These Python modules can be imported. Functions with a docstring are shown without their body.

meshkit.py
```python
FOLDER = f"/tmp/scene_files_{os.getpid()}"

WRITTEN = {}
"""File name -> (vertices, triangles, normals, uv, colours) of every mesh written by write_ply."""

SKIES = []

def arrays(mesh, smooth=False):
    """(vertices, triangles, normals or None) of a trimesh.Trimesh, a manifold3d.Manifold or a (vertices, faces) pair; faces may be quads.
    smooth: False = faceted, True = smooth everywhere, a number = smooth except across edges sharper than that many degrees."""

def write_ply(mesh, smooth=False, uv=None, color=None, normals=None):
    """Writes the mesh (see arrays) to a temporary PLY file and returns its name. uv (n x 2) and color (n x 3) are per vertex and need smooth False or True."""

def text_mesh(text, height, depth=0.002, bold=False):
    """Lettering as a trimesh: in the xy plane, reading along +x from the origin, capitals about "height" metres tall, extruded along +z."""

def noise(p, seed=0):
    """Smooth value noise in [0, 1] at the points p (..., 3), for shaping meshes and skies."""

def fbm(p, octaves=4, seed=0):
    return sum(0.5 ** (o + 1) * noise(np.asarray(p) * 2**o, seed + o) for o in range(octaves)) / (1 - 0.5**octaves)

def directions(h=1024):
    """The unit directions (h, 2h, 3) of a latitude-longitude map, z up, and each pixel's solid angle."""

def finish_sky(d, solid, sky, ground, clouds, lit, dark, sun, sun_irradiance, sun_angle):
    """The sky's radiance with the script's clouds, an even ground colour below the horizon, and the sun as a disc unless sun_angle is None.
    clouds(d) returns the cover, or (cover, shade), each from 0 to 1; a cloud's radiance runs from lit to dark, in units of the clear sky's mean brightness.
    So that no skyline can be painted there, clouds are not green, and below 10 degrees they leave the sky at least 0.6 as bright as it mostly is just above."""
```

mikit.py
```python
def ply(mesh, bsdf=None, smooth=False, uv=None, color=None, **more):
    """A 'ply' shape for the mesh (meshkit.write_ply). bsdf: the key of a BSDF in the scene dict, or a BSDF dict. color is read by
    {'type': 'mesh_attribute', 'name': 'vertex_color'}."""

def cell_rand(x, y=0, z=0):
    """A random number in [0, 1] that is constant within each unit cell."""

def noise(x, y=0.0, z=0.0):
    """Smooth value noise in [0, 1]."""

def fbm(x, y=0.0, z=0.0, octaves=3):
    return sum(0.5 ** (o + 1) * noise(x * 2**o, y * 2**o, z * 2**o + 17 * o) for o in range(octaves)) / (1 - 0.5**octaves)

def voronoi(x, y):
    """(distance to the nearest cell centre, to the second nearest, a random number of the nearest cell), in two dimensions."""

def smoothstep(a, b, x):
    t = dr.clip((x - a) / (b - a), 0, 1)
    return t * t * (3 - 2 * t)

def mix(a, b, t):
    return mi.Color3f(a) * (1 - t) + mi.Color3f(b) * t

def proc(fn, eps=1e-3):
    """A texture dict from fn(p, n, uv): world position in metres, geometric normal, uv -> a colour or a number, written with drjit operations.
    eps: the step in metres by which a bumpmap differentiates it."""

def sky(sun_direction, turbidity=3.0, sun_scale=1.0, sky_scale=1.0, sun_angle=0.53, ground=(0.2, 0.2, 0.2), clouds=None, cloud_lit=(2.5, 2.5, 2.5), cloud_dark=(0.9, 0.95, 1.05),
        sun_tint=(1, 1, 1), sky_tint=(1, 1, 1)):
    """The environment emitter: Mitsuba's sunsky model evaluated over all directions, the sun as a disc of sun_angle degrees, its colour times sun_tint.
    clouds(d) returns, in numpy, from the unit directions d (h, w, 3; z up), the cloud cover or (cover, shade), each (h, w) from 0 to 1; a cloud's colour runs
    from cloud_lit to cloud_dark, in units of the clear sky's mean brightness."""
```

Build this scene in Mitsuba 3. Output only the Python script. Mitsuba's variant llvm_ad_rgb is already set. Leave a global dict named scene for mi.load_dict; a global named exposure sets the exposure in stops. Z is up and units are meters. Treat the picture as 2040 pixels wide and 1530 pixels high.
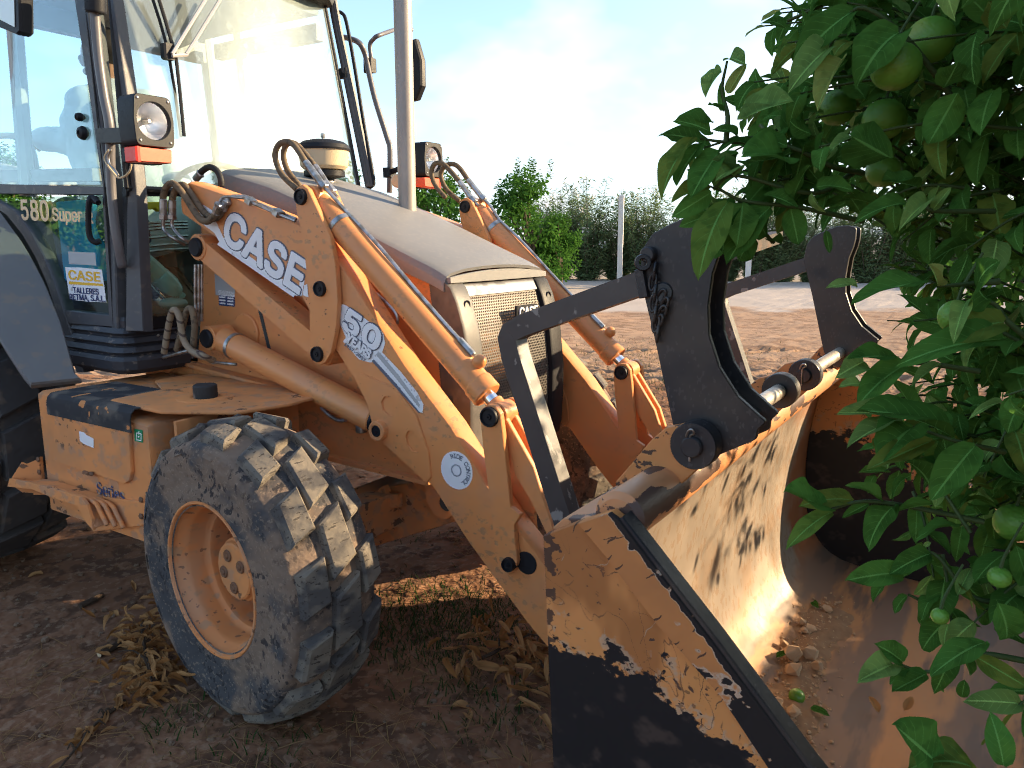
import math, random
import numpy as np, trimesh, manifold3d
import drjit as dr, mitsuba as mi
import mikit
from meshkit import text_mesh, fbm as nfbm, noise as nnoise
from mikit import proc, noise, fbm, voronoi, smoothstep, mix, cell_rand
import mapbox_earcut
from shapely.geometry import Polygon, Point, LineString
from shapely import affinity, union_all

T = mi.ScalarTransform4f
rng = random.Random(7)
nrg = np.random.default_rng(7)
scene, labels = {}, {}
A = np.asarray

# ---------------------------------------------------------------- camera, sky, exposure
CAM = A([1.9579, -2.3863, 1.4716]); YAW, PITCH = 0.56858, 0.18319
FWD = A([-math.sin(YAW)*math.cos(PITCH), math.cos(YAW)*math.cos(PITCH), -math.sin(PITCH)])
scene['camera'] = {'type': 'perspective', 'fov': 66.86, 'fov_axis': 'x', 'near_clip': 0.05, 'far_clip': 3000.0,
                   'to_world': T().look_at(origin=CAM.tolist(), target=(CAM+FWD).tolist(), up=[0, 0, 1])}
SUN = A([0.676, 0.653, 0.345])
def clouds(d):
    az = np.arctan2(d[..., 1], d[..., 0]); el = d[..., 2]
    q = np.stack([d[..., 0]*3.2/(el+0.35), d[..., 1]*3.2/(el+0.35), el*2], -1)
    n = nfbm(q, 5, 3)
    wisp = np.clip((n-0.50)/0.2, 0, 1)*0.65
    band = np.exp(-np.clip(el, 0, 1)/0.2)*0.5
    near = np.clip((d @ (SUN/np.linalg.norm(SUN))-0.2)/0.8, 0, 1)**1.3*0.6
    return np.clip(wisp+band+near, 0, 0.95), np.clip(0.25-near*0.3, 0, 1)
scene['sky'] = mikit.sky(SUN.tolist(), turbidity=3.0, sun_scale=1.65, sun_angle=0.6, sun_tint=(0.98, 1.0, 1.06), ground=(0.2, 0.16, 0.12),
                         clouds=clouds, cloud_lit=(1.75, 1.76, 1.76), cloud_dark=(1.28, 1.34, 1.42), sky_tint=(1.62, 1.84, 2.02))
exposure = 2.62

# ---------------------------------------------------------------- helpers
used = {}
def numbered(k):
    n = used.get(k, -1)+1; used[k] = n
    return k if n == 0 else '%s_%03d' % (k, n)
def add(key, mesh, bsdf, smooth=False, **kw):
    k = numbered(key)
    scene[k] = mikit.ply(mesh, bsdf, smooth, **kw)
    return k
def tag(k, label, cat=None, group=None, kind=None):
    labels[k] = {'label': label}
    if cat: labels[k]['category'] = cat
    if group: labels[k]['group'] = group
    if kind: labels[k]['kind'] = kind
    return k
def cat(*ms):
    return trimesh.util.concatenate([m for m in ms if m is not None])
def norm(v):
    v = A(v, float); return v/max(np.linalg.norm(v), 1e-12)
def frame(z, up=(0, 0, 1)):
    z = norm(z); x = np.cross(up, z)
    if np.linalg.norm(x) < 1e-3: x = np.cross((1, 0, 0), z)
    x = norm(x); return x, np.cross(z, x), z
def fillet(pts, r, n=4):
    """2-D polygon with each corner rounded."""
    out = []; P = [A(p, float) for p in pts]; N = len(P)
    for i in range(N):
        a, b, c = P[i-1], P[i], P[(i+1) % N]
        u, v = a-b, c-b; lu, lv = np.linalg.norm(u), np.linalg.norm(v)
        if lu < 1e-6 or lv < 1e-6: continue
        u, v = u/lu, v/lv; co = np.clip(u @ v, -1, 1); ang = math.acos(co)
        if ang > 2.9: out.append(b); continue
        t = min(r/math.tan(ang/2), lu*.45, lv*.45)
        p0, p1 = b+u*t, b+v*t
        for k in range(n+1):
            s = k/n; out.append((1-s)**2*p0+2*s*(1-s)*b+s*s*p1)
    return np.array(out)
def tri2(rings):
    v = np.vstack(rings).astype(np.float64); ends = np.cumsum([len(r) for r in rings]).astype(np.uint32)
    return mapbox_earcut.triangulate_float64(v, ends).reshape(-1, 3)
def ccw(p):
    p = A(p, float); x, y = p[:, 0], p[:, 1]
    return p if np.sum(x*np.roll(y, -1)-np.roll(x, -1)*y) > 0 else p[::-1]
def inset(p, b):
    q = np.empty_like(p)
    for i in range(len(p)):
        d0, d1 = norm(p[i]-p[i-1]), norm(p[(i+1) % len(p)]-p[i])
        n0, n1 = A([-d0[1], d0[0]]), A([-d1[1], d1[0]])
        m = n0+n1; l = m @ m
        q[i] = p[i]+m*(2*b/max(l, 0.6))*0.5*2/2 if l > 1e-6 else p[i]
    return q
def slab(poly, y0, y1, bevel=0.003, holes=(), fil=0):
    """Outline in (a, b), thickness along the third axis from y0 to y1, edges chamfered; returned with axes (a, y, b)."""
    p = ccw(fillet(poly, fil) if fil else A(poly, float))
    hs = [ccw(h)[::-1] for h in holes]
    rings = [p]+hs; lo, hi = min(y0, y1), max(y0, y1)
    V, F, base = [], [], 0
    ins = [inset(r, bevel) if bevel else r for r in rings]
    tri = tri2(ins); n = sum(len(r) for r in rings)
    I = np.vstack(ins); O = np.vstack(rings)
    layers = [(I, lo), (O, lo+bevel), (O, hi-bevel), (I, hi)] if bevel else [(O, lo), (O, hi)]
    V = np.vstack([np.column_stack([q[:, 0], np.full(n, y), q[:, 1]]) for q, y in layers])
    F = [tri]                                   # (a, b) ccw seen with y towards -> faces -y
    off = 0
    for r in rings:
        m = len(r); i = np.arange(m); j = (i+1) % m
        for L in range(len(layers)-1):
            a, b = off+i+L*n, off+j+L*n
            F += [np.column_stack([a, a+n, b]), np.column_stack([b, a+n, b+n])]
        off += m
    F.append(tri[:, ::-1]+(len(layers)-1)*n)
    return trimesh.Trimesh(V, np.vstack(F), process=False)
def swap(m, order):
    """Permute axes of a slab mesh, keeping it the right way out."""
    v = m.vertices[:, order]; f = m.faces
    if np.linalg.det(np.eye(3)[order]) < 0: f = f[:, ::-1]
    return trimesh.Trimesh(v, f, process=False)
def slabx(poly_yz, x0, x1, bevel=0.003, holes=(), fil=0):
    return swap(slab(poly_yz, x0, x1, bevel, holes, fil), [1, 0, 2])
def slabz(poly_xy, z0, z1, bevel=0.003, holes=(), fil=0):
    return swap(slab(poly_xy, z0, z1, bevel, holes, fil), [0, 2, 1])
def mirror(m):
    v = A(m.vertices).copy(); v[:, 1] *= -1
    return trimesh.Trimesh(v, A(m.faces)[:, ::-1], process=False)
def move(m, d=(0, 0, 0), rot=None):
    v = A(m.vertices)
    if rot is not None: v = v @ A(rot).T
    return trimesh.Trimesh(v+A(d), m.faces, process=False)
def rotz(a):
    c, s = math.cos(a), math.sin(a); return A([[c, -s, 0], [s, c, 0], [0, 0, 1.]])
def box(c, s, bevel=0.004, rot=None):
    x, y, z = A(s)/2
    m = slab([(-x, -z), (x, -z), (x, z), (-x, z)], -y, y, min(bevel, min(x, y, z)*.8))
    return move(m, c, rot)
def ring_poly(r, n=24, c=(0, 0)):
    a = np.arange(n)*2*np.pi/n
    return np.column_stack([c[0]+r*np.cos(a), c[1]+r*np.sin(a)])
def spline(P, n=8):
    P = A(P, float)
    if len(P) < 3: return P
    Q = np.vstack([2*P[0]-P[1], P, 2*P[-1]-P[-2]]); out = []
    for i in range(1, len(Q)-2):
        for t in np.arange(n)/n:
            a, b, c, d = Q[i-1:i+3]
            out.append(.5*((2*b)+(c-a)*t+(2*a-5*b+4*c-d)*t*t+(3*b-a-3*c+d)*t**3))
    out.append(P[-1]); return A(out)
def tube(P, r, sides=10, smooth=0, caps=True):
    P = spline(P, smooth) if smooth else A(P, float)
    n = len(P); R = np.broadcast_to(r, (n,)) if np.ndim(r) == 0 else np.interp(np.linspace(0, 1, n), np.linspace(0, 1, len(r)), r)
    tg = np.gradient(P, axis=0); tg /= np.linalg.norm(tg, axis=1, keepdims=True)+1e-12
    x, y, _ = frame(tg[0]); V = []
    a = np.arange(sides)*2*np.pi/sides
    for i in range(n):
        x = norm(x-tg[i]*(x @ tg[i])); y = np.cross(tg[i], x)
        V.append(P[i]+R[i]*(np.cos(a)[:, None]*x+np.sin(a)[:, None]*y))
    V = np.vstack(V); i, j = np.meshgrid(np.arange(n-1), np.arange(sides), indexing='ij'); j2 = (j+1) % sides
    q = [np.stack([i*sides+j, i*sides+j2, (i+1)*sides+j2], -1).reshape(-1, 3), np.stack([i*sides+j, (i+1)*sides+j2, (i+1)*sides+j], -1).reshape(-1, 3)]
    if caps:
        V = np.vstack([V, P[:1], P[-1:]]); k = np.arange(sides); k2 = (k+1) % sides
        q += [np.column_stack([k2, k, k*0+n*sides]), np.column_stack([(n-1)*sides+k, (n-1)*sides+k2, k*0+n*sides+1])]
    return trimesh.Trimesh(V, np.vstack(q), process=False)
def lathe(prof, p0, d, sides=32, up=(0, 0, 1)):
    """prof: (radius, distance along d)."""
    x, y, z = frame(d, up); a = np.arange(sides)*2*np.pi/sides
    prof = A(prof, float); n = len(prof)
    V = np.vstack([A(p0)+z*h+r*(np.cos(a)[:, None]*x+np.sin(a)[:, None]*y) for r, h in prof])
    i, j = np.meshgrid(np.arange(n-1), np.arange(sides), indexing='ij'); j2 = (j+1) % sides
    F = np.vstack([np.stack([i*sides+j, i*sides+j2, (i+1)*sides+j2], -1).reshape(-1, 3), np.stack([i*sides+j, (i+1)*sides+j2, (i+1)*sides+j], -1).reshape(-1, 3)])
    m = trimesh.Trimesh(V, F, process=False)
    m.update_faces(m.area_faces > 1e-12); return m
def rod(p0, p1, r, sides=20, bevel=0.003):
    p0, p1 = A(p0, float), A(p1, float); h = np.linalg.norm(p1-p0); b = min(bevel, h*.4, r*.5)
    return lathe([(0, 0), (r-b, 0), (r, b), (r, h-b), (r-b, h), (0, h)], p0, p1-p0, sides)
def bar(p0, p1, w, h, up=(0, 0, 1), bevel=0.003):
    p0, p1 = A(p0, float), A(p1, float); x, y, z = frame(p1-p0, up); L = np.linalg.norm(p1-p0)
    m = slab([(-w/2, -h/2), (w/2, -h/2), (w/2, h/2), (-w/2, h/2)], 0, L, bevel)      # (a, y, b) = (across, along, up)
    v = A(m.vertices); R = v[:, :1]*-x+v[:, 1:2]*z+v[:, 2:]*y
    return trimesh.Trimesh(p0+R, m.faces, process=False)
def sheet(P, th, nrm=None):
    """Quad grid P (n, m, 3) as a closed plate of the given thickness."""
    P = A(P, float); n, m = P.shape[:2]
    du = np.gradient(P, axis=0); dv = np.gradient(P, axis=1); N = np.cross(du, dv); N /= np.linalg.norm(N, axis=2, keepdims=True)+1e-12
    V = np.vstack([P.reshape(-1, 3), (P-N*th).reshape(-1, 3)]); K = n*m
    i, j = np.meshgrid(np.arange(n-1), np.arange(m-1), indexing='ij'); a = i*m+j
    q = np.stack([a, a+m, a+m+1, a+1], -1).reshape(-1, 4)
    F = [q[:, [0, 1, 2]], q[:, [0, 2, 3]], q[:, [0, 2, 1]]+K, q[:, [0, 3, 2]]+K]
    rim = [k for k in range(m)]+[k*m+m-1 for k in range(1, n)]+[(n-1)*m+k for k in range(m-2, -1, -1)]+[k*m for k in range(n-2, 0, -1)]
    r = A(rim); s = np.roll(r, -1)
    F += [np.column_stack([r, s, s+K]), np.column_stack([r, s+K, r+K])]
    return trimesh.Trimesh(V, np.vstack(F), process=False)
def hull(pts):
    return trimesh.convex.convex_hull(A(pts, float))
def ico(r, sub=2, c=(0, 0, 0), s=(1, 1, 1)):
    m = trimesh.creation.icosphere(subdivisions=sub, radius=r); m.vertices = m.vertices*A(s)+A(c); return m
def decal(mesh2d, o, ex, ey, sx=1, sy=1):
    """Flat lettering (xy plane, extruded +z) laid on a plane with origin o, reading along ex, up ey."""
    ex, ey = norm(ex), norm(ey); ez = np.cross(ex, ey); v = A(mesh2d.vertices)
    return trimesh.Trimesh(A(o)+v[:, :1]*sx*ex+v[:, 1:2]*sy*ey+v[:, 2:]*ez, mesh2d.faces, process=False)
def flat(poly, th=0.0012):
    polys = list(getattr(poly, 'geoms', [poly]))
    return cat(*[trimesh.creation.extrude_polygon(g, th, engine='earcut') for g in polys if g.area > 1e-9])
def outline_of(mesh2d, grow):
    tri = A(mesh2d.vertices)[A(mesh2d.faces)][:, :, :2]
    return union_all([Polygon(t).buffer(1e-6) for t in tri if abs(np.cross(t[1]-t[0], t[2]-t[0])) > 1e-10]).buffer(grow)

# ---------------------------------------------------------------- materials
def P3(c): return mi.Color3f(*c)
def streak(p, s, seed): return fbm(p.x*s[0]+seed, p.y*s[1], p.z*s[2], 4)
def mat(k, base, rough=0.5, metallic=0.0, spec=0.5, bump=None, bscale=0.001, **kw):
    b = {'type': 'principled', 'base_color': base if isinstance(base, dict) else {'type': 'rgb', 'value': list(base)},
         'roughness': rough, 'metallic': metallic, 'specular': spec, **kw}
    if bump: b = {'type': 'bumpmap', 'arbitrary': dict(bump), 'scale': bscale, 'bsdf': b}
    scene[k] = {'type': 'twosided', 'bsdf': b}
ORANGE = (0.63, 0.252, 0.088)
def f_paint(p, n, uv):
    c = mix(ORANGE, (0.58, 0.25, 0.108), smoothstep(.45, .75, fbm(p.x*9, p.y*9, p.z*9, 4)))
    d = smoothstep(.56, .68, fbm(p.x*60+5, p.y*60, p.z*60, 4))*smoothstep(.5, .7, fbm(p.x*4, p.y*4+8, p.z*4, 3))
    c = mix(c, (0.33, 0.19, 0.10), d*0.7)
    chip = smoothstep(.775, .79, fbm(p.x*70+31, p.y*70, p.z*70, 3))*smoothstep(.5, .6, fbm(p.x*5, p.y*5+2, p.z*5, 3))
    return mix(c, (0.09, 0.045, 0.03), chip*0.8)
mat('paint', proc(f_paint), 0.38, spec=0.45)
def f_dusty(p, n, uv):
    c = mix(ORANGE, (0.50, 0.22, 0.09), smoothstep(.35, .7, fbm(p.x*7, p.y*7, p.z*7, 4)))
    d = smoothstep(.52, .64, fbm(p.x*22+9, p.y*22, p.z*22, 5))
    c = mix(c, (0.40, 0.22, 0.13), d*0.75)
    e = smoothstep(.60, .66, fbm(p.x*38, p.y*38+3, p.z*38, 4))*smoothstep(.5, .62, fbm(p.x*6, p.y*6, p.z*6+4, 3))
    return mix(c, (0.085, 0.055, 0.04), e*0.85)
mat('dusty_paint', proc(f_dusty), 0.6, spec=0.3)
def scratch(p, k, seed, th):
    a = p.x*0.80-p.z*0.60; b = p.x*0.60+p.z*0.80
    s = fbm(a*k*0.35+seed, b*k, p.y*6, 3)
    return smoothstep(th, th+.015, s)
def strokes(a, b, cell, L, w, den, seed, tilt=0., spread=.9):
    """Short straight scratches, at most one per cell of the plane (a, b)."""
    u, v = a/cell, b/cell; i, j = dr.floor(u), dr.floor(v); r = lambda k: cell_rand(i, j, seed+k)
    x, y = (u-i-.5)*cell-(r(1)-.5)*cell*.3, (v-j-.5)*cell-(r(2)-.5)*cell*.3
    t = tilt+(r(3)-.5)*2*spread; c, s = dr.cos(t), dr.sin(t); al, ac = x*c+y*s, -x*s+y*c
    l = L*(.35+.65*r(4)); k = w*(.4+1.2*r(5))*(1-.6*dr.abs(al)/l)
    return dr.select((r(6) < den) & (dr.abs(al) < l) & (dr.abs(ac+.0012*dr.sin(al*240.)) < k), 1., 0.)
def f_bucket(p, n, uv):
    c = mix(ORANGE, (0.52, 0.23, 0.07), fbm(p.x*8, p.y*8, p.z*8, 4))
    rust = smoothstep(.58, .72, fbm(p.x*9+3, p.y*9, p.z*3.5, 4)); c = mix(c, (0.27, 0.095, 0.03), rust*.7)
    edge = p.z-0.672+dr.maximum(p.x-1.48, 0)*0.62               # where the paint is worn off below
    rag = (fbm(p.x*16+7, p.y*4, p.z*16, 6)-.5)*.24+(fbm(p.x*95, p.y*4, p.z*95, 4)-.5)*.10
    worn = smoothstep(.006, -.006, edge+rag)
    prim = smoothstep(.045, .010, edge+rag)*smoothstep(.50, .56, fbm(p.x*64, p.y*9+2, p.z*34, 3))
    c = mix(c, (0.40, 0.33, 0.25), prim*.55)
    def line(a, b, w): return smoothstep(w, w*.5, dr.abs(fbm(a, b, 2., 3)-.5))*smoothstep(.56, .62, fbm(a*.5+11, b*.23, 6., 3))
    fine = dr.maximum(line(p.x*22+p.z*9, p.z*7-p.x*3, .007), line(p.x*8-p.z*5, p.z*24+p.x*10, .006))
    fine = dr.maximum(fine, smoothstep(.70, .72, fbm(p.x*90, p.y*9, p.z*90, 3))*smoothstep(.48, .6, fbm(p.x*6+1, p.y, p.z*6, 3)))
    wx, wz = p.x+.006*(fbm(p.x*50, 2., p.z*50, 2)-.5), p.z+.006*(fbm(p.x*50, 8., p.z*50, 2)-.5)
    st = dr.maximum(dr.maximum(strokes(wx, wz, .052, .024, .0015, .34, 1, 1.2, .5), strokes(wx+.02, wz+.03, .030, .013, .0008, .26, 31, .5, 1.2)), strokes(wx+.01, wz, .09, .044, .0014, .5, 61, 1.0, .5))*smoothstep(.40, .55, fbm(p.x*9+2, 1., p.z*9, 3))
    wp = strokes(wx+.03, wz+.01, .047, .022, .0007, .3, 91, 1.0, 1.0)
    left = smoothstep(.52, .56, fbm(p.x*40, 3., p.z*40, 4)-dr.maximum(p.x-1.236, 0.)*14.+.06)
    c = mix(c, (0.42, 0.34, 0.26), wp*.55)
    c = mix(c, (0.05, 0.030, 0.025), dr.maximum(dr.maximum(fine*.6, st*.9), left*.9))
    sc = dr.maximum(scratch(p, 42, 3, .745), scratch(mi.Point3f(p.z, p.y, p.x), 34, 9, .745))
    sc = dr.maximum(sc, smoothstep(.73, .74, fbm(p.x*46, p.y*6+5, p.z*46, 5)))
    c = mix(c, (0.045, 0.03, 0.028), sc*.9)
    blk = mix((0.012, 0.011, 0.013), (0.05, 0.035, 0.03), smoothstep(.55, .75, fbm(p.x*20, p.y*20, p.z*20, 4)))
    return mix(c, blk, worn)
mat('bucket_paint', proc(f_bucket), 0.5, spec=0.35)
def f_strip(p, n, uv):
    c = mix((0.55, 0.22, 0.07), (0.40, 0.16, 0.06), fbm(p.x*14, p.y*8, p.z*14, 4))
    w = .43+(fbm(p.x*24+17, p.y*4, p.z*24, 6)-.5)*.55+dr.maximum(.80-p.z, 0.)*1.3+dr.maximum(p.z-.945, 0)*7.
    ed = (p.x-1.372)*.716+(p.z-.955)*.698                        # how far in from the worn front edge
    w = dr.maximum(w, .62-dr.maximum(.0125-ed, 0.)*15.+(fbm(p.x*50, 4., p.z*50, 4)-.5)*.25)
    wx, wz = p.x+.006*(fbm(p.x*50, 2., p.z*50, 2)-.5), p.z
    c = mix(c, (0.05, 0.030, 0.025), dr.maximum(strokes(wx, wz, .045, .024, .0018, .5, 7, .5, .4), strokes(wx+.02, wz+.01, .06, .030, .0016, .5, 47, .35, .5))*.9)
    bl = smoothstep(.56, .575, w); pr = smoothstep(.53, .56, w)*(1-bl)
    c = mix(c, (0.48, 0.45, 0.38), pr*.6)
    return mix(c, (0.016, 0.014, 0.015), bl)
mat('bucket_strip', proc(f_strip), 0.5, spec=0.35)
def f_lug(p, n, uv):
    c = mix(ORANGE, (0.50, 0.21, 0.07), fbm(p.x*12, p.y*12, p.z*12, 4))
    s = smoothstep(.57, .59, fbm(p.x*85+2, p.y*85, p.z*85, 5))*smoothstep(.50, .56, fbm(p.x*15+2, p.y*15, p.z*15, 4))
    return mix(c, (0.035, 0.026, 0.025), s*.92)
mat('lug_paint', proc(f_lug), 0.5, spec=0.35)
def f_tubewear(p, n, uv):
    c = mix(ORANGE, (0.47, 0.24, 0.13), fbm(p.x*10, p.y*10, p.z*10, 4))
    s = smoothstep(.555, .575, fbm(p.x*22+2, p.y*9, p.z*22+5, 5))
    return mix(c, (0.05, 0.035, 0.035), s*.92)
mat('tube_paint', proc(f_tubewear), 0.45, spec=0.4)
def f_steel(p, n, uv):
    g = fbm(p.x*40, p.y*14, p.z*9, 4); c = mix((0.42, 0.345, 0.28), (0.31, 0.255, 0.21), g)
    c = mix(c, (0.42, 0.27, 0.17), smoothstep(.54, .7, fbm(p.x*6+2, p.y*6, p.z*6, 4))*.45)
    c = mix(c, (0.30, 0.17, 0.09), smoothstep(.55, .68, fbm(p.x*90, p.y*60, p.z*30, 3))*.4)
    far = smoothstep(.62, .95, p.y+(fbm(p.x*7, p.y*7, p.z*7, 4)-.5)*.7)
    c = mix(c, (0.34, 0.115, 0.035), far*.85)
    low = smoothstep(.20, .12, p.z+(fbm(p.x*9, p.y*6, 3., 4)-.5)*.10)
    d = mix((0.20, 0.125, 0.085), (0.40, 0.20, 0.085), smoothstep(.42, .60, fbm(p.x*10, p.y*2.2, 1., 6)))
    d = mix(d, (0.12, 0.088, 0.072), smoothstep(.52, .62, fbm(p.x*13+4, p.y*2.6, 7., 5))*.8)
    return mix(c, d, low)
def r_steel(p, n, uv): return 0.30+0.32*fbm(p.x*14, p.y*8, p.z*6, 4)+0.25*smoothstep(.2, .12, p.z)
def m_steel(p, n, uv): return 0.55*smoothstep(.13, .2, p.z+(fbm(p.x*9, p.y*6, 3., 4)-.5)*.10)*smoothstep(.95, .65, p.y)
def b_steel(p, n, uv): return fbm(p.x*22, p.y*14, p.z*8, 4)
mat('worn_steel', proc(f_steel), proc(r_steel), proc(m_steel), 0.5, bump=proc(b_steel), bscale=0.0014)
def f_black(p, n, uv):
    c = mix((0.018, 0.019, 0.024), (0.045, 0.038, 0.034), smoothstep(.42, .7, fbm(p.x*7, p.y*7, p.z*7, 5)))
    c = mix(c, (0.095, 0.072, 0.056), smoothstep(.48, .72, fbm(p.x*4+4, p.y*4, p.z*4, 6))*.6)
    return mix(c, (0.13, 0.115, 0.11), smoothstep(.66, .72, fbm(p.x*160, p.y*60, p.z*70, 3))*.2)
mat('black_steel', proc(f_black), 0.42, spec=0.5)
mat('black_plastic', (0.012, 0.013, 0.017), 0.5, spec=0.25)
mat('black_rubber', (0.022, 0.022, 0.024), 0.6, spec=0.3)
def f_cab(p, n, uv):
    c = mix((0.048, 0.053, 0.068), (0.075, 0.073, 0.078), fbm(p.x*8, p.y*8, p.z*8, 4))
    return mix(c, (0.17, 0.145, 0.12), smoothstep(.60, .72, fbm(p.x*30, p.y*30, p.z*30, 4))*.35)
mat('cab_paint', proc(f_cab), 0.5, spec=0.45)
def f_skirt(p, n, uv):
    c = mix((0.026, 0.029, 0.040), (0.045, 0.045, 0.052), fbm(p.x*8, p.y*8, p.z*8, 4))
    return mix(c, (0.20, 0.16, 0.13), smoothstep(.66, .74, fbm(p.x*40, p.y*40, p.z*40, 3))*.5)
mat('skirt_plastic', proc(f_skirt), 0.5, spec=0.4)
def f_fend(p, n, uv):
    c = mix((0.115, 0.122, 0.135), (0.16, 0.158, 0.158), fbm(p.x*5, p.y*5, p.z*5, 5))
    return mix(c, (0.22, 0.17, 0.13), smoothstep(.58, .72, fbm(p.x*25, p.y*25, p.z*25, 4))*.45)
mat('fender_plastic', proc(f_fend), 0.55, spec=0.4)
def f_hood(p, n, uv):
    c = mix((0.155, 0.155, 0.160), (0.198, 0.193, 0.190), fbm(p.x*6, p.y*6, p.z*6, 5))
    return mix(c, (0.22, 0.205, 0.19), smoothstep(.5, .72, fbm(p.x*85, p.y*85, p.z*85, 4))*.35)
mat('hood_plastic', proc(f_hood), 0.5, spec=0.4)
mat('grille_surround', proc(lambda p, n, uv: mix((0.070, 0.066, 0.064), (0.120, 0.106, 0.095), smoothstep(.4, .7, fbm(p.x*14, p.y*14, p.z*9, 5)))), 0.5)
mat('chrome', (0.75, 0.76, 0.8), 0.12, 1.0)
def f_zinc(p, n, uv): return mix((0.42, 0.42, 0.43), (0.26, 0.235, 0.2), smoothstep(.4, .7, fbm(p.x*50, p.y*50, p.z*50, 3)))
mat('zinc', proc(f_zinc), 0.38, 0.85)
def f_galv(p, n, uv): return mix((0.36, 0.32, 0.29), (0.27, 0.24, 0.22), fbm(p.x*30, p.y*30, p.z*9, 4))
mat('exhaust_steel', proc(f_galv), 0.5, 0.25)
def f_hose(p, n, uv):
    c = mix((0.10, 0.075, 0.052), (0.20, 0.145, 0.09), fbm(p.x*30, p.y*30, p.z*30, 4))
    return mix(c, (0.03, 0.025, 0.022), smoothstep(.55, .7, fbm(p.x*70, p.y*70, p.z*70, 3))*.6)
mat('hose', proc(f_hose), 0.7, spec=0.25)
def f_tyre(p, n, uv):
    c = mix((0.035, 0.036, 0.042), (0.075, 0.073, 0.076), fbm(p.x*14, p.y*14, p.z*14, 4))
    d = smoothstep(.40, .58, fbm(p.x*7+3, p.y*7, p.z*7, 6))
    c = mix(c, mix((0.15, 0.104, 0.078), (0.235, 0.165, 0.118), fbm(p.x*40, p.y*40, p.z*40, 3)), d*.85)
    c = mix(c, (0.24, 0.18, 0.13), smoothstep(.62, .66, fbm(p.x*110, p.y*110, p.z*110, 3))*.5)
    return mix(c, (0.020, 0.020, 0.024), smoothstep(.58, .63, fbm(p.x*85, p.y*85, p.z*45, 4))*smoothstep(.42, .6, fbm(p.x*8, p.y*8+3, p.z*8, 3))*.85)
def b_tyre(p, n, uv): return fbm(p.x*60, p.y*60, p.z*60, 4)
mat('tyre_rubber', proc(f_tyre), 0.8, spec=0.25, bump=proc(b_tyre), bscale=0.006)
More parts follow.
